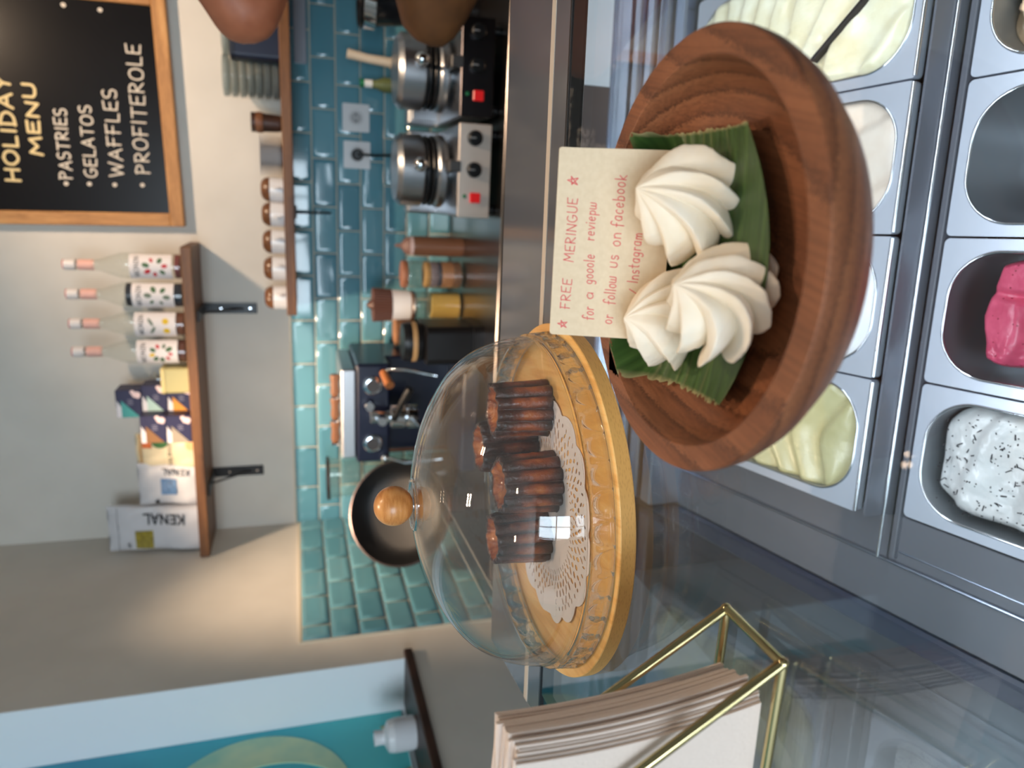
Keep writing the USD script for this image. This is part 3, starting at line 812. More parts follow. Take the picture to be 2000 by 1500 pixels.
def waffle_maker(label, x, face):
    """Steel plate cooker: panel box, round plates on a swivel, lid with a ball grip."""
    t = thing('waffle_maker', label, 'waffle maker', (x, 1.78, CT))
    w = .111
    bd = part(t, 'base', cat(bx(-w, w, .002, .37, .022, .098, .004), bx(-w, w, .3, .37, .09, .18, .006)), steel, False)
    part(bd, 'upstand_panel', bx(-w + .01, w - .01, .296, .3, .1, .17, .002), steel, False)
    pn = part(t, 'control_panel', bx(-w, w, -.004, .004, .02, .101, .002), face, False)
    for kx in (-.012, .062):
        kb = part(t, 'dial', xf(lathe([(0, .017), (.014, .017), (.0175, .014), (.0185, 0)], 32), euler=UPRIGHT, loc=(kx + .015, -.004, .063)), black_plastic, 35)
        part(kb, 'pointer', bx(kx + .0135, kx + .0165, -.0225, -.021, .063, .078, .0004), pbr_once((150, 150, 150)), False)
    part(t, 'switch', bx(-.075, -.051, -.011, -.004, .045, .071, .002), red_lamp, False)
    part(t, 'pilot_light', xf(lathe([(0, .004), (.004, .003), (.005, 0)], 16), euler=UPRIGHT, loc=(-.06, -.004, .084)), green_lamp, 40)
    for fx in (-.09, .09):
        for fy in (.03, .34):
            part(t, 'foot', cyl(.012, 0, .022, 16, .002, (fx, fy)), black_plastic, 30)
    part(t, 'lower_plate', cat(cyl(.045, .096, .112, 32, .003, (0, .155)), cyl(.092, .108, .138, 48, .008, (0, .155))), steel, 35)
    part(t, 'waffle_iron', cat(cyl(.088, .136, .15, 48, .004, (0, .155)), cyl(.0875, .153, .163, 48, .003, (0, .155))), black_plastic, 35)
    ld = part(t, 'lid', cat(cyl(.09, .16, .236, 48, .012, (0, .155)), bx(-.035, .035, .22, .315, .17, .215, .006)), steel, 35)
    part(ld, 'grip', cat(tube([(.01, .07, .19), (.01, .03, .19)], .006, 12), xf(trimesh.creation.icosphere(3, .0175), loc=(.01, .018, .19))), chrome, 60)
    part(t, 'front_handle', cat(bx(-.006, .026, -.002, .075, .112, .124, .003), bx(-.003, .023, -.006, .002, .095, .124, .002)), pbr_once((70, 68, 68), .4), False)
    return t


waffle_maker('steel waffle maker with a bright panel, left of the pair on the back counter', .067, wm_face)
waffle_maker('steel waffle maker with a dark panel, right of the pair on the back counter', .304, pbr('dark_panel', (70, 66, 68), .3, 1.0))
# brush, sauce tube, coffee dispenser behind them
t = thing('pastry_brush', 'pale wooden handled brush standing behind the right waffle maker', 'brush', (.352, 2.2, CT), (0, 0, 0))
part(t, 'holder', lathe([(0, 0), (.03, 0), (.032, .01), (.032, .15), (.029, .15), (.029, .01), (0, .008)], 28), steel, 40)
part(t, 'handle', tube([(0, 0, .012), (.012, 0, .2), (.018, 0, .28), (.026, 0, .335)], [.012, .014, .012, .0135], 14), pbr_once((206, 190, 168), .5), 50)
part(t, 'ferrule', tube([(.0113, 0, .19), (.0125, 0, .215)], [.021, .016], 14), pbr_once((188, 172, 150), .4), 50)
t = thing('sauce_tube', 'small green and white tube behind the waffle maker lid', 'tube', (.31, 2.24, CT))
part(t, 'body', lathe([(0, 0), (.02, 0), (.021, .01), (.021, .23), (.012, .25), (.012, .262), (0, .262)], 24), pbr_once((96, 104, 60)), 40)
part(t, 'cap', lathe([(0, .262), (.011, .262), (.011, .285), (0, .285)], 20), pbr_once((226, 226, 224)), 40)
part(t, 'seal', lathe([(0, .285), (.0115, .285), (.0115, .297), (0, .297)], 20), pbr_once((20, 110, 66)), 40)
t = thing('blender_jug', 'black blender with a steel collar, at the edge behind the brown apron', 'blender', (.5, 2.1, CT))
part(t, 'motor_base', lathe([(0, 0), (.08, 0), (.082, .01), (.07, .12), (.06, .14), (0, .14)], 32), black_plastic, 40)
part(t, 'jug', lathe([(.05, .142), (.07, .3), (.074, .31), (.07, .312), (.047, .15), (0, .15)], 32), pbr_once((24, 26, 30), .15), 40)
part(t, 'collar', lathe([(.0745, .27), (.0765, .272), (.0765, .3), (.0745, .302)], 32), chrome, 40)
# bottle, jar, piping things
t = thing('sauce_bottle', 'tall brown squeeze bottle with a pointed nozzle on the back counter', 'bottle', (-.142, 2.15, CT))
br = pbr('brown_sauce', (104, 72, 54), .35)
part(t, 'body', lathe([(0, 0), (.027, 0), (.029, .006), (.029, .145), (.027, .152), (0, .152)], 32), br, 40)
part(t, 'band', lathe([(0, .152), (.028, .152), (.028, .162), (0, .162)], 32), pbr_once((190, 170, 170)), 40)
part(t, 'nozzle', lathe([(0, .162), (.027, .162), (.022, .176), (.008, .186), (.004, .205), (0, .206)], 32), pbr_once((120, 90, 82)), 40)
t = thing('storage_jar', 'lidded glass jar half full of biscuits, next to the brown squeeze bottle', 'jar', (-.226, 2.15, CT))
part(t, 'glass_body', lathe([(0, .003), (.04, .003), (.043, .008), (.043, .16), (.039, .168), (.037, .168), (.04, .158), (.04, .008), (0, .006)], 36), clear, 40)
lay = [('biscuit_layer', .008, .03, (110, 72, 50)), ('biscuit_layer', .031, .066, (168, 116, 78)), ('wrapper_layer', .067, .078, (46, 50, 78)), ('wrapper_layer', .079, .1, (128, 116, 130)), ('biscuit_layer', .101, .118, (190, 146, 86))]
for nm, a, b, c in lay:
    part(t, nm, lathe([(0, a), (.037, a), (.039, a + .003), (.039, b - .003), (.036, b), (0, b)], 28), pbr_once(c, .6), 40)
part(t, 'lid', cyl(.041, .168, .186, 36, .003), pbr_once((140, 92, 68), .5), 35)
t = thing('honey_jar', 'glass jar of yellow filling under the paper cake cups on the back counter', 'jar', (-.322, 2.17, CT))
part(t, 'glass_body', lathe([(0, .002), (.041, .002), (.044, .008), (.044, .13), (.04, .14), (.038, .14), (.0415, .128), (.0415, .008), (0, .006)], 36), clear, 40)
part(t, 'filling', lathe([(0, .007), (.041, .007), (.041, .092), (0, .092)], 32), pbr('yellow_filling', (206, 170, 84), .4), 40)
part(t, 'lid', cyl(.044, .14, .15, 36, .002), steel, 35)
def fluted(r0, r1, z0, z1, n, amp, seg=144):
    rows = []
    for i, u in enumerate(np.linspace(0, 1, 8)):
        a = np.arange(seg) / seg * 2 * PI
        r = (r0 + (r1 - r0) * u) * (1 + amp * np.cos(n * a))
        rows.append(np.stack([r * np.cos(a), r * np.sin(a), np.full(seg, z0 + (z1 - z0) * u)], -1))
    rows.append(np.stack([np.zeros(seg), np.zeros(seg), np.full(seg, z1 - .002)], -1))
    return grid_faces(np.vstack(rows), len(rows), seg)
t = thing('cake_cup_stack', 'brown pleated paper cake cups with a white band, on the yellow jar', 'cake cups', (-.322, 2.17, CT + .1502))
part(t, 'white_band', lathe([(0, .006), (.044, .006), (.046, .062), (0, .062)], 36), white_ceramic, 40)
part(t, 'base', lathe([(0, 0), (.043, 0), (.044, .006), (0, .006)], 36), pbr_once((150, 110, 80)), 40)
part(t, 'pleated_cup', fluted(.046, .05, .062, .118, 36, .03, 288), pbr('paper_brown', (88, 56, 46), .6), 20)
part(t, 'tip', xf(lathe([(0, .136), (.008, .132), (.018, .118), (0, .117)], 20)), pbr_once((76, 48, 40)), 40)
t = thing('wicker_basket', 'small pleated brown paper basket between the cake cups and the black grinder', 'basket', (-.405, 2.2, CT))
part(t, 'foot', cyl(.035, 0, .14, 24, .002), pbr_once((40, 36, 36)), 30)
part(t, 'pleats', fluted(.036, .05, .14, .198, 30, .035, 240), pbr('basket_brown', (172, 124, 84), .65, col2=(128, 84, 56), nscale=200, stretch=(1, 1, .1)), 20)
t = thing('coffee_grinder', 'black coffee grinder with a tan band beside the espresso machine', 'grinder', (-.388, 1.93, CT))
part(t, 'body', xf(extr(rrect(-.052, .052, -.08, .08, .02), .125), loc=(0, 0, .03)), black_plastic, 30)
part(t, 'base', xf(extr(rrect(-.055, .055, -.09, .09, .02), .03), loc=(0, 0, .0)), black_plastic, 30)
part(t, 'head', lathe([(0, .156), (.05, .156), (.054, .165), (.054, .2), (.05, .212), (0, .212)], 36), black_plastic, 40)
part(t, 'tan_band', lathe([(.0545, .175), (.0552, .176), (.0552, .187), (.0545, .188)], 36), pbr_once((170, 138, 96)), 40)

# espresso machine
t = thing('espresso_machine', 'navy and chrome espresso machine with tall cup tray on top', 'espresso machine', (-.602, 1.96, CT))
part(t, 'body', cat(bx(-.145, .145, .0, .3, .24, .335, .006), bx(-.145, .145, .1, .3, .02, .25, .006)), navy, False)
part(t, 'drip_tray', bx(-.145, .145, -.12, .12, .012, .055, .004), navy, False)
part(t, 'front_panel', bx(-.14, .14, -.004, .002, .246, .33, .002), navy, False)
part(t, 'cup_rail', bx(-.13, .13, .0, .28, .336, .375, .004), pbr('rail_steel', (200, 198, 200), .35, 1.0), False)
for gx in (-.085, .085):
    g = part(t, 'gauge', xf(lathe([(0, .012), (.02, .012), (.026, .008), (.026, 0)], 36), euler=UPRIGHT, loc=(gx, -.004, .29)), chrome, 40)
    part(g, 'dial_face', xf(lathe([(0, .0125), (.018, .0125)], 28), euler=UPRIGHT, loc=(gx, -.004, .29)), pbr_once((46, 46, 50)), 30)
for kx in (.03,):
    part(t, 'knob', xf(lathe([(0, .03), (.012, .03), (.016, .02), (.012, 0)], 20), euler=UPRIGHT, loc=(kx, -.004, .3)), chrome, 40)
gh = part(t, 'group_head', cat(cyl(.033, .2, .245, 32, .004, (0, -.03)), cyl(.02, .23, .3, 24, .004, (0, -.03)), xf(lathe([(0, .05), (.012, .05), (.014, .03), (.014, 0)], 20), euler=UPRIGHT, loc=(0, -.03, .27))), chrome, 40)
part(gh, 'lever', tube([(.0, -.06, .235), (.05, -.09, .222), (.1, -.11, .2)], [.008, .009, .012], 12), black_plastic, 60)
part(t, 'portafilter', cat(cyl(.035, .165, .2, 32, .004, (0, -.03)), tube([(0, -.06, .18), (.0, -.17, .165)], [.01, .014], 14)), chrome, 40)
part(t, 'steam_wand', cat(tube([(-.13, -.01, .25), (-.135, -.05, .2), (-.12, -.07, .1)], .0045, 10), xf(trimesh.creation.icosphere(3, .012), loc=(-.13, -.012, .255))), chrome, 60)
part(t, 'water_wand', tube([(.13, -.01, .25), (.138, -.05, .2), (.125, -.07, .12)], .0045, 10), chrome, 60)
part(t, 'tap_handle', tube([(.125, -.02, .262), (.1, -.07, .25)], [.011, .013], 12), pbr_once((150, 92, 52), .4), 60)
for i, (dx, dz, w_) in enumerate(((.068, .375, .05), (.0, .375, .06), (-.07, .375, .055))):
    t2 = thing('tamper', 'tan wooden handled tamper lying on the espresso machine tray, %s' % ('nearest the grinder' if i == 0 else 'in the middle' if i == 1 else 'nearest the glass'), 'tamper', (-.6 + dx, 2.02, CT + dz))
    part(t2, 'handle', xf(lathe([(0, 0), (.009, .002), (.013, .015), (.0105, .04), (.014, .06), (.0125, .066), (0, .068)], 20), euler=(0, 90, 0), loc=(-.034, 0, .0145)), pbr_once((118, 76, 48), .45), 45)
    part(t2, 'ring', xf(lathe([(0, -.006), (.0125, -.005), (.0125, 0), (0, 0)], 20), euler=(0, 90, 0), loc=(-.034, 0, .0145)), chrome, 45)
# black pan and glass jug
t = thing('round_pan', 'large black round pan leaning beside the espresso machine', 'pan', (-.925, 1.95, CT + .002), (0, 0, 0))
pan_prof = [(0, .0), (.1, .0), (.135, .02), (.15, .055), (.154, .058), (.152, .062), (.146, .058), (.13, .026), (.098, .007), (0, .007)]
part(t, 'bowl', xf(lathe(pan_prof, 56), euler=(62, 0, 28), loc=(0, .03, .185)), pbr('black_iron', (9, 9, 11), .5), 40)
part(t, 'rim', xf(lathe([(.1525, .056), (.156, .057), (.157, .06), (.155, .063), (.152, .0635)], 56), euler=(62, 0, 28), loc=(0, .03, .185)), pbr_once((96, 84, 84), .3, 1.0), 40)
part(t, 'stand', cat(bx(-.09, .09, -.05, .13, 0, .02, .004), bx(-.06, .06, .07, .1, .02, .2, .004)), black_plastic, False)
t = thing('glass_jug', 'clear glass jug with a thin dark rim, behind the black pan', 'jug', (-.885, 2.2, CT))
part(t, 'glass_body', lathe([(0, .003), (.06, .003), (.068, .012), (.066, .2), (.062, .36), (.068, .4), (.066, .402), (.059, .36), (.062, .2), (.063, .012), (0, .008)], 40), clear, 40)
part(t, 'rim', lathe([(.0655, .402), (.0695, .402), (.0695, .41), (.0655, .41), (.0655, .402)], 40), pbr_once((40, 36, 36)), 40)
t = thing('dark_bottle', 'small brown glass bottle between the espresso machine and the jug', 'bottle', (-.782, 2.22, CT))
part(t, 'body', lathe([(0, 0), (.03, 0), (.032, .005), (.032, .26), (.014, .3), (.013, .32), (0, .32)], 28), pbr_once((70, 48, 44), .2), 40)
part(t, 'cap', lathe([(0, .32), (.0145, .32), (.0145, .335), (0, .336)], 20), black_plastic, 40)

# ------------------------------------------------------------------ the worker whose elbow reaches into view
skin = pbr('skin', (186, 110, 76), 0.5, col2=(172, 98, 66), nscale=30)
shirt_m = pbr('black_shirt', (24, 24, 28), .8)
apron_m = pbr('brown_apron', (122, 74, 34), .8, col2=(104, 62, 28), nscale=20)
trouser_m = pbr('dark_trousers', (36, 38, 46), .8)
hair_m = pbr('dark_hair', (28, 22, 20), .6)
J = {'pel': ((.66, 1.46, .98), .135), 'waist': ((.66, 1.46, 1.12), .125), 'chest': ((.655, 1.45, 1.34), .135), 'shL': ((.54, 1.42, 1.47), .062), 'shR': ((.82, 1.47, 1.45), .062),
     'neck': ((.665, 1.44, 1.53), .052), 'neckt': ((.66, 1.425, 1.6), .05), 'elb': ((.272, 1.3, 1.604), .049), 'elb2': ((.268, 1.3, 1.612), .047), 'wri': ((.475, 1.24, 1.775), .03), 'uarm': ((.42, 1.36, 1.555), .056), 'farm': ((.35, 1.275, 1.67), .047),
     'elR': ((.95, 1.52, 1.2), .042), 'wrR': ((1.0, 1.46, 1.02), .028),
     'hipL': ((.58, 1.46, .92), .095), 'hipR': ((.74, 1.46, .92), .095), 'knL': ((.58, 1.44, .5), .062), 'knR': ((.75, 1.44, .5), .062), 'anL': ((.58, 1.47, .09), .042), 'anR': ((.75, 1.47, .09), .042), 'toL': ((.57, 1.36, .035), .034), 'toR': ((.76, 1.36, .035), .034)}
body = hull_chain([('pel', 'waist'), ('waist', 'chest'), ('chest', 'shL'), ('chest', 'shR'), ('chest', 'neck'), ('neck', 'neckt'), ('shL', 'uarm'), ('uarm', 'elb'), ('elb2', 'farm'), ('farm', 'wri'), ('shR', 'elR'), ('elR', 'wrR'),
                   ('pel', 'hipL'), ('pel', 'hipR'), ('hipL', 'knL'), ('hipR', 'knR'), ('knL', 'anL'), ('knR', 'anR'), ('anL', 'toL'), ('anR', 'toR')], J)
head = m3.Manifold.batch_hull([m3.Manifold.sphere(.078, 24).translate((.655, 1.41, 1.71)), m3.Manifold.sphere(.05, 20).translate((.65, 1.375, 1.63)), m3.Manifold.sphere(.07, 24).translate((.66, 1.44, 1.69))])
nose = m3.Manifold.batch_hull([m3.Manifold.sphere(.009, 12).translate((.648, 1.335, 1.68)), m3.Manifold.sphere(.013, 12).translate((.647, 1.325, 1.655))])
body = body + head + nose
for base, side in ((np.array(J['wri'][0]), 1), (np.array(J['wrR'][0]), -1)):
    d = np.array([.55, -.1, .6]) if side == 1 else np.array([.2, -.1, -.8]); d /= np.linalg.norm(d)
    wv = np.cross(d, [0, 1, 0.2]); wv /= np.linalg.norm(wv); nv = np.cross(wv, d)
    palm = m3.Manifold.batch_hull([m3.Manifold.sphere(.02, 16).translate(tuple(base + d * .01)), *[m3.Manifold.sphere(.011, 12).translate(tuple(base + d * .09 + wv * q)) for q in (-.03, -.01, .01, .03)]])
    body = body + palm
    for q, L in ((-.03, .06), (-.01, .073), (.01, .07), (.03, .055)):
        a = base + d * .09 + wv * q; b = a + d * L * .5 + nv * .006; c = b + d * L * .4 + nv * .02
        for u_, v_ in ((a, b), (b, c)):
            body = body + m3.Manifold.batch_hull([m3.Manifold.sphere(.009, 12).translate(tuple(u_)), m3.Manifold.sphere(.008, 12).translate(tuple(v_))])
    a = base + d * .03 + wv * -.025 * side; b = a + d * .035 - wv * .03 * side; c = b + d * .03
    for u_, v_ in ((a, b), (b, c)):
        body = body + m3.Manifold.batch_hull([m3.Manifold.sphere(.011, 12).translate(tuple(u_)), m3.Manifold.sphere(.009, 12).translate(tuple(v_))])
bm = as_tm(body.refine_to_length(.018)); bm.merge_vertices()
trimesh.smoothing.filter_taubin(bm, lamb=.5, nu=.53, iterations=14)
person = thing('person', 'person in brown apron, only a raised bare elbow and the apron edge in view', 'person', (0, 0, 0))
part(person, 'body', bm, skin, True)
sj = {k_: (v_[0], v_[1] + .008) for k_, v_ in J.items()}
sj['slv'] = ((.5, 1.4, 1.485), .072); sj['slvR'] = ((.84, 1.46, 1.38), .068)
sh = hull_chain([('pel', 'waist'), ('waist', 'chest'), ('chest', 'shL'), ('chest', 'shR'), ('shL', 'slv'), ('shR', 'slvR')], sj)
part(person, 'shirt', sh, shirt_m, 50)
sj2 = {k_: (v_[0], v_[1] + .012) for k_, v_ in J.items()}
part(person, 'trousers', hull_chain([('pel', 'hipL'), ('pel', 'hipR'), ('hipL', 'knL'), ('hipR', 'knR'), ('knL', 'anL'), ('knR', 'anR')], sj2), trouser_m, 50)
part(person, 'hair', m3.Manifold.batch_hull([m3.Manifold.sphere(.084, 24).translate((.657, 1.43, 1.73)), m3.Manifold.sphere(.07, 24).translate((.665, 1.47, 1.67))]) - m3.Manifold.cube((.3, .2, .2), True).translate((.65, 1.29, 1.64)), hair_m, 50)
for q in (-.03, .03):
    part(person, 'eye', xf(trimesh.creation.icosphere(2, .011), loc=(.65 + q, 1.343, 1.69)), pbr_once((230, 228, 224)), True)
# apron: a loose bib that stands away from the body, with folds
n_, rows_ = 60, 26
vv = []
for i in range(rows_):
    u = i / (rows_ - 1); z = 1.40 - .55 * u
    for j in range(n_):
        a = j / n_ * 2 * PI
        rx = .19 + .035 * math.sin(PI * min(1, u * 2.2)) + .012 * math.cos(9 * a + 4 * u) * min(1, u * 4); ry = .17 + .012 * math.cos(11 * a + 3 * u)
        bul = .15 * math.exp(-(abs(u - .2) / .17) ** 2.6) * max(0, -math.cos(a)) ** 2
        vv.append((.645 + (rx + bul) * math.cos(a) * (min(1, .55 + u * 4)), 1.45 + ry * math.sin(a), z))
part(person, 'apron', grid_faces(np.array(vv), rows_, n_), apron_m, 60)

# ------------------------------------------------------------------ gelato display case
ROT = (0, 0, 2.9)
T11 = math.tan(math.radians(11))
pz_b = lambda v: 0.896 + (v - 0.661) * T11      # plane of the rear pans' rims
pz_f = lambda v: 0.845 + (v - 0.640) * T11      # plane of the front pans' rims
case_glass = pane('case_glass', (0.955, 0.967, 0.965))
teal_edge = pbr('glass_edge_teal', (36, 74, 80), 0.12)
case_grey = pbr('case_grey', (116, 118, 126), 0.3, 0.25)
case_dark = pbr('case_dark', (96, 98, 104), 0.1)
deck_grey = pbr('deck_grey', (84, 86, 92), 0.3, 0.5)
mirror_m = pbr('mirror_steel', (205, 210, 212), 0.04, 1.0)
seal_m = pbr('navy_seal', (34, 46, 78), 0.35)
rail_m = pbr('rail_aluminium', (176, 186, 204), 0.28, 1.0)
cream_m = pbr('cream_strip', (206, 190, 172), 0.5)
GT = 1.32
dc = thing('display_case', 'glass-topped gelato display case carrying the dome, the wooden bowl and the napkins', 'display case', (0, 0, 0), ROT)
part(dc, 'glass_top', bx(-0.4375, 1.25, 0.03, 0.587, GT - 0.01, GT), case_glass, False)
part(dc, 'glass_edge', bx(-0.4385, -0.4378, 0.03, 0.587, GT - 0.0098, GT - .0002), teal_edge, False, label='teal cut edge of the glass top')
ep = part(dc, 'end_glass', cat(bx(-0.449, -0.443, 0.035, 1.16, 0.76, 1.308), bx(-0.482, -0.476, 0.035, 1.16, 0.76, 1.308)), case_glass, False)
part(dc, 'end_spacer', bx(-0.482, -0.443, 0.035, 0.62, 1.3085, 1.317, .001), teal_edge, False, label='dark teal spacer along the top of the end glass')
part(dc, 'front_glass', bx(-0.44, 1.25, 0.022, 0.03, 0.74, GT), case_glass, False)
fp = part(dc, 'rear_flap', xf(bx(-0.47, 1.25, 0.0, 0.155, 0.0, 0.006), euler=(2.9, 0, 0), loc=(0, 0.588, GT - .005)), case_dark, False, label='dark glossy rear flap of the glass top')
part(fp, 'flap_edge', bx(-0.47, 1.25, 0.5872, 0.5915, GT - 0.013, GT + 0.0012, .0008), black_plastic, False)
part(fp, 'cream_strip', xf(bx(-0.47, 1.25, 0.033, 0.0415, 0.006, 0.0066), euler=(2.9, 0, 0), loc=(0, 0.588, GT - .005)), cream_m, False)
part(dc, 'lamp_housing', bx(-0.45, 1.0, 0.598, 0.626, 1.3055, 1.3125, .001), white_paint, False)
part(dc, 'rear_wall', bx(-0.44, 1.25, 1.17, 1.18, 0.955, 1.185), mirror_m, False, label='mirror-bright inner rear wall')
part(dc, 'rear_panel', bx(.25, 1.25, 1.158, 1.162, 1.036, 1.185), white_paint, False, label='white panel added in place of the bright reflection')  # added white panel, stands in for the bright reflection in the rear mirror
part(dc, 'rear_panel', bx(-.44, .249, 1.158, 1.162, 1.036, 1.185), pbr_once((96, 84, 82), .25), False, label='dark brown panel added in place of the darker reflection')  # added dark panel, stands in for the darker stretch of that reflection
part(dc, 'rear_bar', bx(-0.44, 1.25, 1.156, 1.1695, 1.028, 1.036, .001), rail_m, False)
for v0, v1, z0, z1 in ((1.03, 1.062, .9, .976), (1.07, 1.1, .9, .983), (1.108, 1.135, .9, .988), (1.14, 1.165, .9, .995)):
    part(dc, 'rear_rail', bx(-0.44, 1.25, v0, v1, z0, z1, .003), rail_m, False)


def sheared(u0, u1, v0, v1, pz, dz0, dz1, ch=0.0):
    """A slab lying in the pans' slanting plane."""
    mm = bx(u0, u1, v0, v1, dz0, dz1, ch); mm = mm.copy()
    v = mm.vertices.copy(); v[:, 2] += np.array([pz(q) for q in v[:, 1]]); mm.vertices = v; return mm


part(dc, 'deck', cat(sheared(-.44, 1.25, .05, .64, pz_f, -.15, -.145), sheared(-.44, 1.25, .66, 1.165, pz_b, -.15, -.145)), deck_grey, False)
part(dc, 'side_rail', sheared(-.442, -.316, .05, 1.16, pz_f, -.02, -.004, .001), case_grey, False)
part(dc, 'side_bead', tube([(-.376, v, pz_f(v) - .0015) for v in (.06, 1.1)], .0022, 8), rail_m, 60)
part(dc, 'side_bead', tube([(-.36, v, pz_f(v) - .0035) for v in (.06, .64)], .0012, 8), rail_m, 60)
part(dc, 'end_seal', sheared(-.476, -.444, .06, 1.16, pz_f, -.03, .002, .004), seal_m, False, label='dark blue seal at the foot of the end glass')
part(dc, 'riser', bx(-.316, 1.25, .6545, .6575, .8, .888), case_grey, False)
part(dc, 'riser_bead', tube([(-.37, .6525, .8615), (1.25, .6525, .8615)], .0019, 10), bead_steel, 60)
part(dc, 'step_rail', bx(-.37, 1.25, .6425, .6505, .78, .8475, .001), case_grey, False)
part(dc, 'support_bar', bx(-.37, 1.25, .24, .262, .72, .752, .002), rail_m, False)
part(dc, 'body', cat(bx(-.484, 1.27, .02, .035, .08, .76), bx(-.484, -.47, .02, 1.18, .08, .76), bx(-.484, 1.27, 1.17, 1.19, .08, .954)), white_paint, False)
part(dc, 'plinth', bx(-.45, 1.24, .06, 1.15, 0, .08), dark_metal, False)
part(dc, 'well', bx(-.47, 1.25, .035, 1.17, .55, .56), case_grey, False)

# pans
HWp, LP = 0.0815, 0.358
opening = rrect(-.0685, .0685, .0125, LP - .0125, .052, 12)
outer = rrect(-HWp, HWp, 0, LP, .006, 5)
oc = np.array(opening.exterior.coords)[:-1]
OC = np.array([np.array(opening.exterior.interpolate(q).coords[0]) for q in np.linspace(0, opening.exterior.length, 120, endpoint=False)])
cy0 = LP / 2


def basin():
    rows = []
    for z, k_ in ((-.0005, 1.0), (-.003, .992), (-.03, .985), (-.09, .965), (-.105, .95), (-.112, .91), (-.1135, .5), (-.1136, .002)):
        rows.append(np.column_stack([OC[:, 0] * k_, cy0 + (OC[:, 1] - cy0) * (1 - (1 - k_) * .45), np.full(len(OC), z)]))
    return grid_faces(np.vstack(rows), len(rows), len(OC))


def make_pan(label, loc):
    t = thing('gelato_pan', label, 'gelato pan', loc, (11, 0, 2.9), group=None)
    part(t, 'flange', cat(extr(outer.difference(opening), .0016, -.0016), extr(outer.difference(outer.buffer(-.0016, join_style=1)), .011, -.012)), pan_steel, 30)
    part(t, 'lip', tube([(-HWp + .002, .0012, .0), (HWp - .002, .0012, .0)], .0024, 10), bead_steel, 60)
    part(t, 'basin', basin(), basin_steel, 40)
    part(t, 'bead', tube([(x, y, .0002) for x, y in OC], .0016, 8, True), bead_steel, 60)
    return t


U0, PI_ = .0175, .1655
pan_u = lambda i: U0 + PI_ * (i + .5)      # i = 0 lies between the seen joints at .0175 and .183
PANS = []
VB, VF = .661, .640 - LP * math.cos(math.radians(11))
for row, i, lab in (('b', 1, 'steel pan of pale yellow-white gelato at the right edge of the rear row'), ('b', 0, 'steel pan of beige gelato in the rear row, behind the empty pan'), ('b', -1, 'steel pan of pure white gelato in the rear row, below the bowl'),
                    ('b', -2, 'steel pan of pistachio green gelato at the left end of the rear row'), ('f', 1, 'steel pan of light brown gelato at the right edge of the front row'), ('f', 0, 'empty steel gelato pan in the front row'),
                    ('f', -1, 'steel pan of raspberry pink gelato in the front row'), ('f', -2, 'steel pan of chocolate-flecked white gelato at the left end of the front row'), ('b', 2, 'steel pan of mint green gelato, seen mirrored in the rear wall')):
    z = .896 if row == 'b' else .845 - LP * math.sin(math.radians(11))
    loc = cw(pan_u(i), VB if row == 'b' else VF, z)
    if not PANS:
        t = make_pan(lab, loc)
    else:
        t = copy(PANS[0][0], lab, loc, (11, 0, 2.9))
    PANS.append((t, row, i, loc))


def gelato(name, label, loc, height, material, nr=64, nt=200, inset=.994, fit=None, extra=None):
    """A surface z = height(x, y) inside the pan's opening, its rim drawn down along the wall."""
    B = np.array([np.array(opening.exterior.interpolate(q).coords[0]) for q in np.linspace(0, opening.exterior.length, nt, endpoint=False)])
    B = np.column_stack([B[:, 0] * inset, cy0 + (B[:, 1] - cy0) * inset])
    if fit is not None:
        B = fit(B)
    c = B.mean(0)
    s = np.linspace(0, 1, nr) ** .8
    P = c + s[:, None, None] * (B - c)[None]
    z = height(P[..., 0], P[..., 1], s[:, None] * np.ones(nt)[None])
    V = np.concatenate([P, z[..., None]], -1)
    skirt = V[-1].copy(); skirt[:, 2] -= .03
    V = np.vstack([V.reshape(-1, 2 + 1), skirt])
    mm = grid_faces(V, nr + 1, nt)
    f = mm.faces.copy(); mm.faces = f[:, ::-1]
    t = thing(name, label, 'gelato', loc, (11, 0, 2.9))
    part(t, 'surface', mm, material, True)
    return t


def N3(x, y, s, seed):
    return meshkit.noise(np.stack([x * s, y * s, np.full_like(x, seed * 3.7)], -1), seed)


def FB(x, y, s, seed, o=4):
    return meshkit.fbm(np.stack([x * s, y * s, np.full_like(x, seed * 3.7)], -1), o, seed)


def folds(x, y, seed, amp, period, ang, sharp=2.0):
    """Spatula folds: soft ridges with a steep lee side, bent by noise."""
    w = (FB(x, y, 14, seed, 2) - .5) * .05
    q = (x * math.cos(ang) + y * math.sin(ang) + w + .9 * (x * -math.sin(ang) + y * math.cos(ang)) ** 2 * 4) / period
    fr = q - np.floor(q)
    saw = np.where(fr < .78, fr / .78, (1 - fr) / .22)
    saw = saw * saw * (3 - 2 * saw)
    return amp * saw


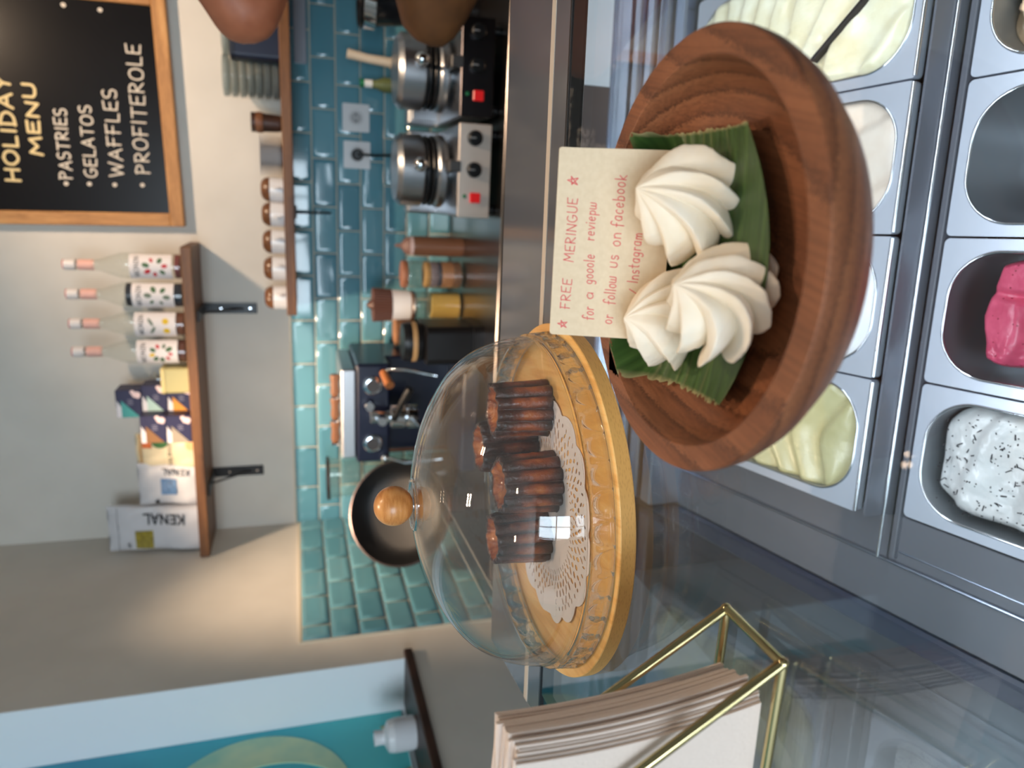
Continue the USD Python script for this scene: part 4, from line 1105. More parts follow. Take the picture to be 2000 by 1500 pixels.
def gmat(name, c, c2, rough=.32, fleck=None, scale=30):
    n = {'tc': ('texture_coordinate', {}), 'n': ('noise_texture', {'scale': scale, 'detail': 4}), 'r': ('rgb_ramp', {'ramp': [(.35, lin(c)), (.65, lin(c2))]}),
         'bn': ('noise_texture', {'scale': 240, 'detail': 5}), 'b': ('bump', {'strength': .22, 'distance': .0012}),
         'p': ('principled_bsdf', {'roughness': rough, 'coat_weight': .25, 'coat_roughness': .2})}
    L = [('tc.object', 'n.vector'), ('n.fac', 'r.fac'), ('tc.object', 'bn.vector'), ('bn.fac', 'b.height'), ('b.normal', 'p.normal')]
    if fleck:
        n['v'] = ('voronoi_texture', {'scale': fleck[1]}); n['fr'] = ('rgb_ramp', {'ramp': [(0, (1, 1, 1)), (fleck[2], (1, 1, 1)), (fleck[2] + .04, (0, 0, 0)), (1, (0, 0, 0))]})
        n['mx'] = ('mix_color', {'b': lin(fleck[0])})
        L += [('tc.object', 'v.vector'), ('v.distance', 'fr.fac'), ('fr.color', 'mx.fac'), ('r.color', 'mx.a'), ('mx.result', 'p.base_color')]
    else:
        L.append(('r.color', 'p.base_color'))
    return mat(name, n, L)


loc_of = lambda row, i: [q for q in PANS if q[1] == row and q[2] == i][0][3]
edge = lambda s, d: -d * np.clip((s - .9) / .1, 0, 1) ** 2
gelato('gelato', 'pale yellow-white gelato heaped above its pan at the right edge of the rear row', loc_of('b', 1),
       lambda x, y, s: .002 + folds(x, y, 3, .009, .055, .35) + .004 * (FB(x, y, 60, 5) - .5) + edge(s, .008), gmat('gelato_cream_yellow', (248, 242, 214), (236, 224, 184)))
gelato('gelato', 'smooth beige gelato with broad spatula folds in the rear row', loc_of('b', 0),
       lambda x, y, s: -.010 + folds(x, y, 11, .0085, .062, .5) + .002 * (FB(x, y, 40, 6) - .5) + edge(s, .003), gmat('gelato_beige', (234, 220, 204), (226, 208, 190)))
gelato('gelato', 'pure white gelato, nearly level, in the rear row', loc_of('b', -1),
       lambda x, y, s: -.007 + folds(x, y, 21, .006, .08, 1.2) + .002 * (FB(x, y, 30, 8) - .5) + edge(s, .003), gmat('gelato_white', (246, 246, 246), (238, 240, 242)))
gelato('gelato', 'pistachio green gelato in soft folds at the left end of the rear row', loc_of('b', -2),
       lambda x, y, s: -.009 + folds(x, y, 31, .009, .05, 1.15) + .002 * (FB(x, y, 40, 9) - .5) + edge(s, .003), gmat('gelato_green', (202, 193, 146), (190, 181, 132)))
gelato('gelato', 'light brown gelato low in its pan at the right edge of the front row', loc_of('f', 1),
       lambda x, y, s: -.03 + folds(x, y, 41, .012, .05, .8) + .006 * (FB(x, y, 50, 4) - .5) - .02 * np.clip((s - .8) / .2, 0, 1), gmat('gelato_tan', (222, 196, 164), (206, 176, 140)))
gelato('gelato', 'mint green gelato in the pan beyond the right edge, mirrored in the rear wall', loc_of('b', 2),
       lambda x, y, s: -.006 + folds(x, y, 51, .008, .06, .8) + edge(s, .003), gmat('gelato_mint', (110, 176, 140), (90, 158, 122)))


def pink_fit(B):
    x, y = B[:, 0].copy(), B[:, 1].copy()
    a = np.arctan2(y - cy0, x)
    k_ = .02 * (N3(np.cos(a) * 2, np.sin(a) * 2, 2.5, 2) - .5)
    y = np.minimum(y, .333 - .012)        # stands away from the rear wall
    x = x * .86 + .004 + k_ * .3; y = np.where(y > .27, y - .008 - np.abs(x) * .22, y)
    return np.column_stack([x, y])


def pink_h(x, y, s):
    dome_ = .000 + .012 * (1 - s ** 3)
    scoop = -.018 / (1 + np.exp(-(.262 - y + .9 * (x + .012) ** 2 * 8 - .0) / .0022)) * (x < .05) * np.clip((y - .16) / .05, 0, 1) * np.clip((.03 - x) / .03, 0, 1)
    crumble = .010 * (FB(x, y, 110, 12) - .5) * np.clip((-.01 - x) / .03, 0, 1) + .003 * (FB(x, y, 70, 13) - .5)
    crease = -.010 * np.exp(-((x - .022 - .1 * (y - .26)) / .0045) ** 2) * np.clip((.32 - y) / .05, 0, 1)
    return dome_ + scoop + crumble + crease - .03 * np.clip((s - .9) / .1, 0, 1) ** 2


pm = gelato('gelato', 'raspberry pink gelato, scooped and creased, in the front row', loc_of('f', -1), pink_h, gmat('gelato_pink', (216, 84, 116), (200, 66, 100), .38, ((150, 24, 56), 130, .12), 60), 110, 300, fit=pink_fit)
cc = gelato('gelato', 'white gelato flecked with dark chocolate, heaped at the left end of the front row', loc_of('f', -2),
            lambda x, y, s: -.012 + folds(x, y, 61, .006, .09, 2.2) + .009 * (FB(x, y, 60, 14) - .5) - .016 * np.clip((s - .82) / .18, 0, 1) ** 2,
            gmat('gelato_flecked', (236, 237, 236), (224, 222, 220), .3), 90, 240, fit=lambda B: np.column_stack([B[:, 0] * .93 + .003, np.minimum(B[:, 1], .338) - .004]))
choc = pbr('chocolate', (36, 32, 40), .4)
r3 = random.Random(5)
ch = []
for q in range(420):
    x, y = r3.uniform(-.06, .062), r3.uniform(.1, .335)
    xx, yy = np.array([x]), np.array([y])
    zz = float((-.012 + folds(xx, yy, 61, .006, .09, 2.2) + .009 * (FB(xx, yy, 60, 14) - .5))[0])
    sR = max(abs(x) / .065, abs(y - cy0) / .168)
    if sR > .9:
        continue
    L, w = r3.choice([.0008, .001, .0014, .0018, .0024, .0065]), r3.uniform(.0007, .0014)
    b = bx(-L / 2, L / 2, -w / 2, w / 2, -.0006, .0006, .0002)
    ch.append(xf(b, euler=(r3.uniform(-20, 20), r3.uniform(-20, 20), r3.uniform(0, 180)), loc=(x, y, zz + .0002)))
part(cc, 'chocolate_flecks', cat(ch), choc, False, kind='stuff')
# spatula in the yellow-white pan
sp = thing('gelato_spatula', 'thin dark steel spatula stuck in the pale yellow-white gelato', 'spatula', (.262, .712, .911), (11, 0, 2.9))
part(sp, 'blade', xf(bx(-.0022, .0022, 0, .118, 0, .012, .0008), euler=(0, 0, 40), loc=(0, 0, -.002)), pbr_once((52, 48, 52), .35, 1.0), False)
part(sp, 'handle', xf(bx(-.006, .006, -.14, .002, .002, .012, .002), euler=(10, 0, 40)), black_plastic, False)

# ------------------------------------------------------------------ on the glass: board, doily, canelés, dome
GTz = GT + .0003
bamboo = wood('bamboo', [(220, 158, 82), (240, 184, 106), (246, 202, 130)], .4, 9, (34, 1.2, 3), 3.0, .15, .08)
bamboo_side = mat('bamboo_side', {'tc': ('texture_coordinate', {}), 'mp': ('mapping', {'scale': (260, 40, 900)}), 'v': ('voronoi_texture', {'scale': 1.0}), 'r': ('rgb_ramp', {'ramp': [(0.1, lin((180, 124, 58))), (0.5, lin((226, 168, 92)))]}),
                                  'n': ('noise_texture', {'scale': 14, 'detail': 3}), 'r2': ('rgb_ramp', {'ramp': [(.3, lin((216, 156, 80))), (.7, lin((234, 180, 102)))]}), 'x': ('mix_color', {'fac': .35}),
                                  'p': ('principled_bsdf', {'roughness': .5})},
                  [('tc.object', 'mp.vector'), ('mp.vector', 'v.vector'), ('v.distance', 'r.fac'), ('tc.object', 'n.vector'), ('n.fac', 'r2.fac'), ('r2.color', 'x.a'), ('r.color', 'x.b'), ('x.result', 'p.base_color')])
DX, DY = -.25, .551
RB = .1515
bd = thing('bamboo_board', 'round bamboo board under the glass dome', 'board', (DX, DY, GTz), (0, 0, 8))
part(bd, 'top', lathe([(0, .0098), (.141, .0098), (.1415, .0104), (.1445, .0126), (.150, .0126), (RB - .0004, .0122), (RB, .0115)], 128), bamboo, 30)
part(bd, 'side', lathe([(RB, .0115), (RB, .0012), (RB - .001, 0), (0, 0)], 128), bamboo_side, 30)

doily_m = mat('doily_paper', {'d': ('diffuse_bsdf', {'color': lin((246, 238, 236))}), 't': ('translucent_bsdf', {'color': lin((246, 238, 236))}), 'x': ('mix_closure', {'fac': .25})}, [('d.BSDF', 'x.closure1'), ('t.BSDF', 'x.closure2')], surface='x.closure')
Rd = .099
th = np.linspace(0, 2 * PI, 240, endpoint=False)
ns = 16
outl = Polygon([(Rd * (.93 + .07 * abs(math.cos(ns / 2 * a)) ** .8) * math.cos(a), Rd * (.93 + .07 * abs(math.cos(ns / 2 * a)) ** .8) * math.sin(a)) for a in th])
holes = []
for ring, (rr_, n_h, lr, lt) in enumerate([(.56, 64, .0024, .0007), (.61, 56, .0026, .0015), (.675, 56, .0034, .0017), (.745, 56, .0036, .0018), (.815, 56, .0030, .0016), (.87, 64, .0022, .0013)]):
    for q in range(n_h):
        a = (q + .5 * (ring % 2)) / n_h * 2 * PI
        if ring >= 4 and abs(math.cos(ns / 2 * a)) < .35:
            continue
        jit = 1 + .18 * math.sin(q * 7.3 + ring)
        e = affinity.rotate(affinity.scale(Point(0, 0).buffer(1, quad_segs=2), lr * jit, lt * (2 - jit)), math.degrees(a) + 25 * math.sin(q * 2.1), origin=(0, 0))
        holes.append(affinity.translate(e, Rd * rr_ * math.cos(a), Rd * rr_ * math.sin(a)))
dl = outl.difference(unary_union(holes))
dm = extr(dl, .0005)
dv = dm.vertices.copy(); dr = np.hypot(dv[:, 0], dv[:, 1]) / Rd; da = np.arctan2(dv[:, 1], dv[:, 0])
dv[:, 2] += .0022 * np.clip(dr - .6, 0, 1) * (1 + np.sin(5 * da + 1)) ; dm.vertices = dv
dt = thing('paper_doily', 'round white lace paper doily under the small dark cakes', 'doily', (-.262, .549, GTz + .0100))
part(dt, 'lace', dm, doily_m, False)
part(dt, 'folded_tip', xf(extr(Polygon([(-.012, 0), (.0, -.022), (.013, -.003), (.006, .012)]).buffer(.002), .0005), euler=(8, -6, 70), loc=(-.080, -.025, .002)), doily_m, False, label='folded-over plain tip')

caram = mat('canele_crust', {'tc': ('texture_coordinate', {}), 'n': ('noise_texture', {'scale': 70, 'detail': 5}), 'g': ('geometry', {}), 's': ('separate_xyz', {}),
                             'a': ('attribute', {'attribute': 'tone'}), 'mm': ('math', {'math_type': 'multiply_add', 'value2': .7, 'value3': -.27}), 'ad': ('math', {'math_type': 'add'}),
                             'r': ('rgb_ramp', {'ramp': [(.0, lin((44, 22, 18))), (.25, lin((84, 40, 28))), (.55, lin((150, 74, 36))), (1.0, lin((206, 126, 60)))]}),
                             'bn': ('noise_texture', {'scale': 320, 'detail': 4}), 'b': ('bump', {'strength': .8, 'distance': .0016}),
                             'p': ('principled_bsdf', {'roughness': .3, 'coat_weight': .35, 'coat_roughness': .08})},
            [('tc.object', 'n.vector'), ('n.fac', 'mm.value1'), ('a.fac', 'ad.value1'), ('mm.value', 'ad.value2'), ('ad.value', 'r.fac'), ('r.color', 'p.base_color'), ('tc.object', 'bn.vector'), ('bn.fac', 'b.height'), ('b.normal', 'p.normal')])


def canele(label, x, y, h, r, rz, seed, lean=(0, 0)):
    n, fl = 216, 12
    rows, tone = [], []
    a = np.arange(n) / n * 2 * PI
    flute = np.abs(np.cos(fl / 2 * a)) ** .8
    prof = [(1.0, 0.0, 1), (1.03, .02, 1), (1.02, .08, 1), (.985, .3, 1), (.955, .6, 1), (.93, .86, 1), (.93, .94, 1), (.90, .985, .8), (.83, 1.0, .6), (.75, .98, .5), (.66, .92, .3), (.5, .86, .1), (.25, .835, 0), (.001, .83, 0)]
    P = []
    for i in range(len(prof) - 1):
        k_ = 4 if i in (3, 4, 5) else 2
        for q in range(k_):
            P.append([prof[i][j] + (prof[i + 1][j] - prof[i][j]) * q / k_ for j in range(3)])
    P.append(prof[-1])
    for (pr, pz, pf) in P:
        rr_ = r * pr * (1 - .15 * pf * (1 - flute))
        x_, y_ = rr_ * np.cos(a), rr_ * np.sin(a)
        nz = meshkit.fbm(np.stack([x_ * 160, y_ * 160, np.full(n, pz * h * 160 + seed * 9)], -1), 3, seed)
        k2 = 1 + .07 * (nz - .5)
        rows.append(np.stack([x_ * k2, y_ * k2, pz * h + .004 * (nz - .5) * min(1, pz * 4) * (pf > 0 or 1)], -1))
        top = pr < .76
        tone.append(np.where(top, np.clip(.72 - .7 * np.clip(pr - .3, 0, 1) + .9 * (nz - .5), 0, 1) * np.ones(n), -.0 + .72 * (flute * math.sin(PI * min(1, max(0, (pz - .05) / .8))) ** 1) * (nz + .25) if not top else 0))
    V = np.vstack(rows)
    i, j = np.meshgrid(np.arange(len(rows) - 1), np.arange(n), indexing='ij')
    A = i * n + j; Bq = i * n + (j + 1) % n
    F = np.concatenate([np.stack([A, Bq, Bq + n], -1).reshape(-1, 3), np.stack([A, Bq + n, A + n], -1).reshape(-1, 3)])
    t = thing('canele', label, 'cake', (x, y, GTz + .0106), (lean[0], lean[1], rz))
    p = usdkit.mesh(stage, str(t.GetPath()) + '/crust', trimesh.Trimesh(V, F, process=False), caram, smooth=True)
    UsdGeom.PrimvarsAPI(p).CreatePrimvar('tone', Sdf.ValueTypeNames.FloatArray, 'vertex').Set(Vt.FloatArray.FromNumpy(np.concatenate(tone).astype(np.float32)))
    return t


canele('dark fluted cake nearest the white card', -.176, .573, .05, .0255, 0, 1)
canele('dark fluted cake at the back, behind the front ones', -.222, .606, .052, .0255, 14, 2)
canele('dark fluted cake in the middle at the front', -.233, .541, .05, .0268, 7, 3)
canele('dark fluted cake standing apart on the left of the doily', -.290, .555, .05, .0245, 20, 4)

dome_glass = pane('dome_glass', (0.965, 0.97, 0.965), haze=.012, hazecol=(.8, .8, .8))
rib_glass = mat('ribbed_glass', {'t': ('transparent_bsdf', {'color': (.95, .95, .94)}), 'g': ('glossy_bsdf', {'roughness': .03}), 'ge': ('geometry', {}), 'io': ('mix_float', {'a': 1.55, 'b': 1 / 1.55}), 'f': ('fresnel', {}), 'x': ('mix_closure', {}),
                                 'gl': ('glass_bsdf', {'color': (.98, .98, .97), 'roughness': .02, 'IOR': 1.47}), 'y': ('mix_closure', {'fac': .7})},
                [('ge.backfacing', 'io.fac'), ('io.result', 'f.IOR'), ('f.fac', 'x.fac'), ('t.BSDF', 'x.closure1'), ('g.BSDF', 'x.closure2'), ('x.closure', 'y.closure1'), ('gl.BSDF', 'y.closure2')], surface='y.closure')
gd = thing('glass_dome', 'clear glass dome with a round wooden knob, over the small dark cakes', 'glass dome', (DX, DY, GTz + .0102))
zb = GTz + .0102
sil = [(.0412, 1.3545), (.0, 0)]
dprof = [(.1405, 1.352), (.139, 1.364), (.1362, 1.3755), (.132, 1.3875), (.126, 1.399), (.1165, 1.411), (.1045, 1.421), (.089, 1.4305), (.072, 1.4385), (.054, 1.4445), (.035, 1.449), (.016, 1.4515), (.0, 1.4522)]
from scipy.interpolate import CubicSpline
dp = np.array(dprof); tt = np.concatenate([[0], np.cumsum(np.hypot(*np.diff(dp, axis=0).T))])
cs = CubicSpline(tt, dp, bc_type='natural'); uu = np.linspace(0, tt[-1], 46); od = cs(uu); od[:, 0] = np.maximum(od[:, 0], 0); od[-1, 0] = 0
tn = np.gradient(od, axis=0); tn /= np.linalg.norm(tn, axis=1, keepdims=True)
inn = od + np.column_stack([-tn[:, 1], tn[:, 0]]) * .0026; inn[-1, 0] = 0; inn = inn[inn[:, 0] >= 0]
shell = np.vstack([inn[::-1], od]) if False else np.vstack([od[::-1], inn])
part(gd, 'shell', xf(lathe([(r, z - zb) for r, z in shell], 160), loc=(0, 0, 0)), dome_glass, True)
# relief band of arches round the foot
nb, nn = 44, 44 * 12
ab = np.arange(nn) / nn * 2 * PI
ph = (nb * ab / (2 * PI)) % 1.0
rows = []
zs = np.linspace(.0003, .0192, 22)
for z in zs:
    u = z / .0192
    arch = np.clip(1 - ((ph - .5) / .46) ** 2, 0, 1) ** .5          # height of the arch at this angle
    inside = 1 / (1 + np.exp(-(arch * .92 - u) / .05)) * (u > .06)
    b_ = .0046 * (1 - inside) + .0004 * inside * np.sin(ph * PI)
    b_ = np.where(u < .07, .003, b_)
    r = .1405 + b_ * (1 - .55 * u)
    rows.append(np.stack([r * np.cos(ab), r * np.sin(ab), np.full(nn, z)], -1))
for z in zs[::-4]:
    rows.append(np.stack([.1385 * np.cos(ab), .1385 * np.sin(ab), np.full(nn, z)], -1))
rows.append(rows[0])
part(gd, 'ribbed_band', grid_faces(np.vstack(rows), len(rows), nn), rib_glass, True, label='pressed band of little arches round the foot')
part(gd, 'crown_ring', xf(lathe([(.0185, .0), (.0205, .0016), (.0225, .0), (.0205, -.001), (.0185, 0)], 64), loc=(0, 0, 1.4515 - zb)), rib_glass, True)
knob_wood = wood('knob_wood', [(176, 108, 52), (204, 138, 76), (216, 154, 92)], .28, 14, (6, 6, 40), 4, 1.5, .04)
kn = part(gd, 'knob', xf(trimesh.creation.icosphere(4, .0165), loc=(0, 0, 1.4602 + .0075 - zb)), knob_wood, True, label='round polished wooden knob')
part(kn, 'collar', xf(lathe([(0, -.012), (.006, -.012), (.006, .004), (0, .004)], 24), loc=(0, 0, 1.4602 - zb)), chrome, 40)
part(gd, 'inner_washer', xf(lathe([(0, -.0045), (.012, -.004), (.0135, 0), (0, 0)], 32), loc=(0, 0, 1.4489 - zb)), knob_wood, 40)

# ------------------------------------------------------------------ wooden bowl, leaf, card, meringues
bowl_wood = mat('teak', {'tc': ('texture_coordinate', {}), 'mp': ('mapping', {'location': (0, .012, .075), 'rotation': (0, .10, .05)}),
                         'w': ('wave_texture', {'wave_type': 'rings', 'rings_direction': 'x', 'profile': 'saw', 'scale': 30, 'distortion': 2.2, 'detail': 3, 'detail_scale': 28.0}),
                         'mp2': ('mapping', {'scale': (3, 60, 60)}), 'f': ('noise_texture', {'scale': 10, 'detail': 4}), 'n2': ('noise_texture', {'scale': 22, 'detail': 3}),
                         'r': ('rgb_ramp', {'ramp': [(0, lin((116, 69, 43))), (.4, lin((130, 79, 50))), (.8, lin((142, 89, 58))), (.93, lin((90, 52, 32))), (1, lin((102, 60, 38)))]}),
                         'fr': ('rgb_ramp', {'ramp': [(.35, (.68, .65, .62)), (.6, (1.04, 1.03, 1.02))]}), 'nr': ('rgb_ramp', {'ramp': [(.3, (.80, .78, .76)), (.7, (1.12, 1.1, 1.08))]}),
                         'x': ('mix', {'mix_type': 'multiply', 'fac': .75}), 'x2': ('mix', {'mix_type': 'multiply', 'fac': 1.0}), 'b': ('bump', {'strength': .25, 'distance': .0005}), 'p': ('principled_bsdf', {'roughness': .45})},
                [('tc.object', 'mp.vector'), ('mp.vector', 'w.vector'), ('w.fac', 'r.fac'), ('tc.object', 'mp2.vector'), ('mp2.vector', 'f.vector'), ('f.fac', 'fr.fac'), ('tc.object', 'n2.vector'), ('n2.fac', 'nr.fac'),
                 ('r.color', 'x.color1'), ('fr.color', 'x.color2'), ('x.color', 'x2.color1'), ('nr.color', 'x2.color2'), ('x2.color', 'p.base_color'), ('f.fac', 'b.height'), ('b.normal', 'p.normal')])
BCX, BCY = -.022, .3045
bp = [(0, 0), (.055, 0), (.062, .0008), (.075, .006), (.087, .0155), (.0955, .027), (.0995, .036), (.1006, .0415), (.1006, .0452), (.0999, .0459), (.0893, .0459), (.0884, .0453), (.0868, .041), (.0835, .032), (.077, .0235), (.067, .0182), (.05, .0156), (.02, .0148), (0, .0146)]
single('wooden_bowl', lathe(bp, 128), bowl_wood, 'round turned teak bowl holding the card, leaf and meringues', 'bowl', loc=(BCX, BCY, GTz), rot=(0, 0, 78), smooth=40)
zin = lambda r: np.interp(r, [0, .05, .067, .077, .0835, .0868, .0885], [.0148, .0156, .0182, .0235, .032, .041, .0453])

leaf_m = mat('banana_leaf', {'tc': ('texture_coordinate', {}), 'mp': ('mapping', {'scale': (2, 130, 2)}), 'n': ('noise_texture', {'scale': 2.2, 'detail': 3}), 'r': ('rgb_ramp', {'ramp': [(.3, lin((40, 66, 26))), (.55, lin((53, 81, 33))), (.75, lin((74, 102, 48)))]}),
                             'a': ('attribute', {'attribute': 'edge'}), 'x': ('mix_color', {'b': lin((176, 160, 116))}), 'b': ('bump', {'strength': .35, 'distance': .0008}), 'p': ('principled_bsdf', {'roughness': .42})},
             [('tc.object', 'mp.vector'), ('mp.vector', 'n.vector'), ('n.fac', 'r.fac'), ('r.color', 'x.a'), ('a.fac', 'x.fac'), ('x.result', 'p.base_color'), ('n.fac', 'b.height'), ('b.normal', 'p.normal')])
nx, ny = 110, 60
S, Tt = np.meshgrid(np.linspace(0, 1, nx), np.linspace(0, 1, ny), indexing='ij')
FRONT = np.array([(-.0895, .283), (-.06, .271), (-.021, .2645), (.014, .2755), (.039, .291)])
REAR = np.array([(-.0935, .372), (-.05, .378), (-.02, .379), (.01, .378), (.0385, .370)])
ff = CubicSpline(np.linspace(0, 1, 5), FRONT); fr_ = CubicSpline(np.linspace(0, 1, 5), REAR)
XY = ff(S) * (1 - Tt)[..., None] + fr_(S) * Tt[..., None]
tear = np.random.RandomState(3).uniform(-.0016, .0022, ny)
XY[0, :, 0] += tear; XY[-1, :, 0] += tear[::-1] * .5
rr_ = np.hypot(XY[..., 0] - BCX, XY[..., 1] - BCY)
Zl = GTz + np.maximum(zin(np.minimum(rr_, .0885)) * .55 + .0185 * .45 + .0004, 0) + .0022 + .00028 * np.abs(np.sin(Tt * 11 * PI)) + .0025 * np.clip((rr_ - .06) / .03, 0, 1) + .0065 * (1 - Tt) ** 2
Zl = np.maximum(Zl, GTz + zin(np.minimum(rr_, .0885)) + .0006)
Vt_ = np.concatenate([XY, Zl[..., None]], -1).reshape(-1, 3)
lo = Vt_.copy(); lo[:, 2] -= .0004
i, j = np.meshgrid(np.arange(nx - 1), np.arange(ny - 1), indexing='ij'); A = (i * ny + j).ravel()
F = np.vstack([np.column_stack([A, A + ny, A + ny + 1]), np.column_stack([A, A + ny + 1, A + 1])])
Fa = np.vstack([F, F[:, ::-1] + len(Vt_)])
lf = thing('banana_leaf', 'cut piece of green banana leaf under the meringues in the wooden bowl', 'leaf', (0, 0, 0))
pl = usdkit.mesh(stage, str(lf.GetPath()) + '/blade', trimesh.Trimesh(np.vstack([Vt_, lo]), Fa, process=False), leaf_m, smooth=True)
ed = np.clip(1 - np.minimum(S, 1 - S) * 60 + .35 * np.sin(Tt * 11 * PI) ** 8 - .2, 0, 1) * .8
vein = np.where((np.abs(np.sin(Tt * 11 * PI)) < .12), .16, 0) * np.clip(1.2 - np.minimum(S, 1 - S) * 5, .25, 1)
ev = np.clip(ed + vein, 0, 1).reshape(-1)
UsdGeom.PrimvarsAPI(pl).CreatePrimvar('edge', Sdf.ValueTypeNames.FloatArray, 'vertex').Set(Vt.FloatArray.FromNumpy(np.concatenate([ev, ev]).astype(np.float32)))

card_m = pbr('card_paper', (228, 207, 176), .8, col2=(223, 201, 169), nscale=300, bump=.12, bscale=900, bdist=.0004)
pen_m = pbr('red_pen', (206, 72, 72), .6, col2=(220, 110, 104), nscale=500)
CWd, CHt = .1005, .0612
cd = thing('message_card', 'cream card with red handwriting, leaning at the back of the wooden bowl', 'card', (-.0705, .3475, 1.3485), (66, 0, 1.5))
part(cd, 'front', extr(rrect(0, CWd, 0, CHt, .0016, 4), .0005, -.0005), card_m, False)
part(cd, 'back', xf(extr(rrect(0, CWd, -CHt, 0, .0016, 4), .0005), euler=(22, 0, 0), loc=(.0004, CHt + .0002, -.0012)), card_m, False)
LINES = [('*', .0040, .0078, .0098, .0056), ('FREE', .0146, .0310, .0105, .0052), ('MERINGUE', .0407, .0742, .0112, .0053), ('*', .0812, .0855, .0112, .0058),
         ('for', .0092, .0162, .0230, .0056), ('a', .0208, .0244, .0224, .0052), ('gooole', .0290, .0448, .0218, .0056), ('reviepw', .0526, .0722, .0210, .0054),
         ('or', .0076, .0124, .0334, .0054), ('follow', .0184, .0334, .0338, .0058), ('us', .0385, .0452, .0342, .0062), ('on', .0500, .0570, .0346, .0060), ('facebook', .0602, .0870, .0348, .0060),
         ('/', .0232, .0270, .0470, .0062), ('Instagram', .0308, .0572, .0452, .0056)]
for q, (w_, a0, a1, b, cp) in enumerate(LINES):
    mm = extr(writing(w_, a0, a1, cp, .00026, 60 + q, slant=.05, rough=.025), .00012, .0)
    mm.apply_transform(trimesh.transformations.rotation_matrix(math.radians(-.8), [0, 0, 1], [a0, 0, 0]))
    mm.apply_translation([0, CHt - b * CHt / .0586 + .0006, .00002])
    part(cd, 'handwriting', mm, pen_m, False)

mer_m = pbr('meringue', (244, 231, 210), .55, col2=(240, 222, 194), nscale=45, bump=.12, bscale=420, bdist=.0006, subsurface_weight=.25, subsurface_scale=.004, subsurface_radius=(1, .85, .7))


def meringue(label, x, y, z, r, h, n, tw, seed, tilt=(0, 0), rz=0, depth=.3):
    nt, nh = 288, 90
    a = np.arange(nt) / nt * 2 * PI
    rows = []
    for i in range(nh):
        u = i / (nh - 1)
        # base bulge, shoulder, drawn-out tip
        R = np.interp(u, [0, .05, .16, .34, .52, .68, .8, .9, .96, 1], [.80, .93, 1.0, .97, .84, .64, .44, .23, .10, .0])
        phi = n / 2 * (a - tw * (u ** .85) - .16 * np.sin(2 * a + seed) - .07 * np.sin(3 * a + 2 * seed) + .05 * np.sin(6 * u + seed))
        fr = (phi / PI) % 1.0
        lob = 1 - np.abs(2 * fr ** .66 - 1) ** 1.2
        dp_ = depth * (1 - .35 * u)
        wob = meshkit.noise(np.stack([2.2 * np.cos(a), 2.2 * np.sin(a), np.full(nt, u * 2.5 + seed * 5)], -1), seed) - .5
        rr2 = r * R * (1 - dp_ + dp_ * lob) * (1 + .16 * wob)
        zz = h * u + .0045 * (lob - .6) * math.sin(PI * min(1, u * 1.15)) + .003 * wob * (1 - u)
        bend = .005 * u ** 3
        rows.append(np.stack([rr2 * np.cos(a) + bend, rr2 * np.sin(a) + bend * .4, zz], -1))
    V = np.vstack(rows)
    fine = meshkit.fbm(V * 350, 3, seed + 4) - .5
    V[:, :2] *= (1 + .03 * fine + .05 * (meshkit.fbm(V * 120, 2, seed + 9) - .5))[:, None]
    t = thing('meringue', label, 'meringue', (x, y, z), (tilt[0], tilt[1], rz))
    base = trimesh.Trimesh(np.vstack([rows[0], [[0, 0, 0]]]), [[(j + 1) % nt, j, nt] for j in range(nt)], process=False)
    part(t, 'swirl', cat(grid_faces(V, nh, nt), base), mer_m, True)
    return t


meringue('plump white meringue nearest the right side, in front of the card', .001, .325, 1.3405, .0315, .042, 9, 1.1, 1, (6, 4), 20, .36)
meringue('white meringue with rope-like ridges, nearest the viewer', -.0445, .2870, 1.3445, .0302, .034, 9, 1.6, 2, (22, 0), 75, .42)
meringue('smaller white meringue at the rear left, against the card', -.057, .334, 1.342, .0275, .036, 8, 1.0, 3, (4, -10), 140, .36)

# ------------------------------------------------------------------ napkin holder and napkins
brass = pbr('polished_brass', (198, 182, 134), .16, 1.0)
nh = thing('napkin_holder', 'brass wire holder of two triangles, standing on the glass around the napkins', 'napkin holder', (0, 0, 0))
RR = .0026
zb_ = GTz + RR
for yy in (.2440, .2918):
    a0, ap, a1 = (-.2065, yy, zb_), (-.2925, yy, zb_ + .131), (-.3785, yy, zb_)
    part(nh, 'base_rod', tube([a0, a1], RR, 16), brass, 60)
    part(nh, 'slant_rod', tube([a0, ap], RR, 16), brass, 60)
    part(nh, 'slant_rod', tube([a1, ap], RR, 16), brass, 60)
    for p_ in (a0, ap, a1):
        part(nh, 'joint', xf(trimesh.creation.icosphere(3, RR * 1.12), loc=p_), brass, True)
for xx in (-.2065, -.3785):
    part(nh, 'cross_rod', tube([(xx, .2440, zb_), (xx, .2918, zb_)], RR, 16), brass, 60)
nap_m = mat('napkin_tissue', {'tc': ('texture_coordinate', {}), 'v': ('voronoi_texture', {'scale': 420}), 'b': ('bump', {'strength': .35, 'distance': .0006}), 'p': ('principled_bsdf', {'base_color': lin((222, 205, 193)), 'roughness': .9})},
            [('tc.object', 'v.vector'), ('v.distance', 'b.height'), ('b.normal', 'p.normal')])
NN = 24
NTH = 'first second third fourth fifth sixth seventh eighth ninth tenth eleventh twelfth thirteenth fourteenth fifteenth sixteenth seventeenth eighteenth nineteenth twentieth twenty-first twenty-second twenty-third last'.split()
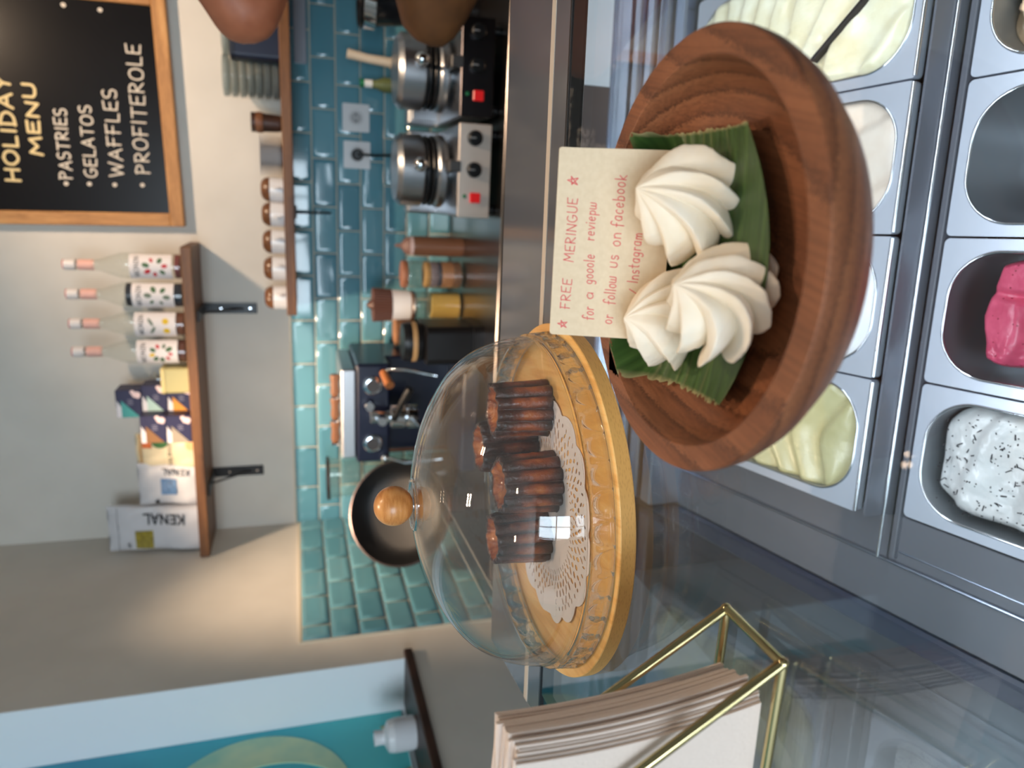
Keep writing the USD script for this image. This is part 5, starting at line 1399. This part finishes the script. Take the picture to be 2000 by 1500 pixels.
rs = random.Random(11)
for q in range(NN):
    u = q / (NN - 1)
    y0 = .2502 + u * (.2866 - .2502)
    w, h = .125, .1255 + rs.uniform(-.001, .001)
    gx, gz = 14, 22
    ox_ = -.2425 + rs.uniform(-.0012, .0012) + .004 * math.sin(u * 5)
    th_ = .00156
    rows = []
    for side in (0, 1):
        for i in range(gx):
            for j in range(gz):
                X = ox_ - w * (1 - i / (gx - 1)); Zp = h * j / (gz - 1); vz = j / (gz - 1)
                # right edge swings out at the foot; sheets sag forward in the middle
                X += (.010 * (1 - vz) ** 2 - .006 * math.sin(PI * vz) * (1 - u) * .5) * (i / (gx - 1)) ** 2
                Y = y0 + side * th_ + .0030 * math.sin(PI * vz) * (1 - 2 * u) * .3 + (.004 * vz ** 3 if q > NN - 4 else 0) * .4 + .0006 * math.sin(i * .9 + q)
                rows.append((X, Y, Zp + .0012 * math.sin(i * .6 + q)))
    V = np.array(rows); k_ = gx * gz
    ii, jj = np.meshgrid(np.arange(gx - 1), np.arange(gz - 1), indexing='ij'); A = (ii * gz + jj).ravel()
    F = np.vstack([np.column_stack([A, A + gz, A + gz + 1]), np.column_stack([A, A + gz + 1, A + 1])])
    rim = [i * gz for i in range(gx)] + [(gx - 1) * gz + j for j in range(1, gz)] + [i * gz + gz - 1 for i in range(gx - 2, -1, -1)] + [j for j in range(gz - 2, 0, -1)]
    ring = np.array(rim); nx_ = np.roll(ring, -1)
    side_f = np.vstack([np.column_stack([ring, ring + k_, nx_ + k_]), np.column_stack([ring, nx_ + k_, nx_])])
    single('paper_napkin', trimesh.Trimesh(V, np.vstack([F, F[:, ::-1] + k_, side_f[:, ::-1]]), process=False), nap_m,
           'frontmost white embossed paper napkin in the brass holder' if q == 0 else 'rearmost white paper napkin of the stack in the brass holder' if q == NN - 1 else 'white folded paper napkin, %s from the front of the stack in the brass holder' % NTH[q],
           'napkin', loc=(0, 0, GTz + .0052), group=None if q in (0, NN - 1) else 'stacked paper napkins', smooth=40)
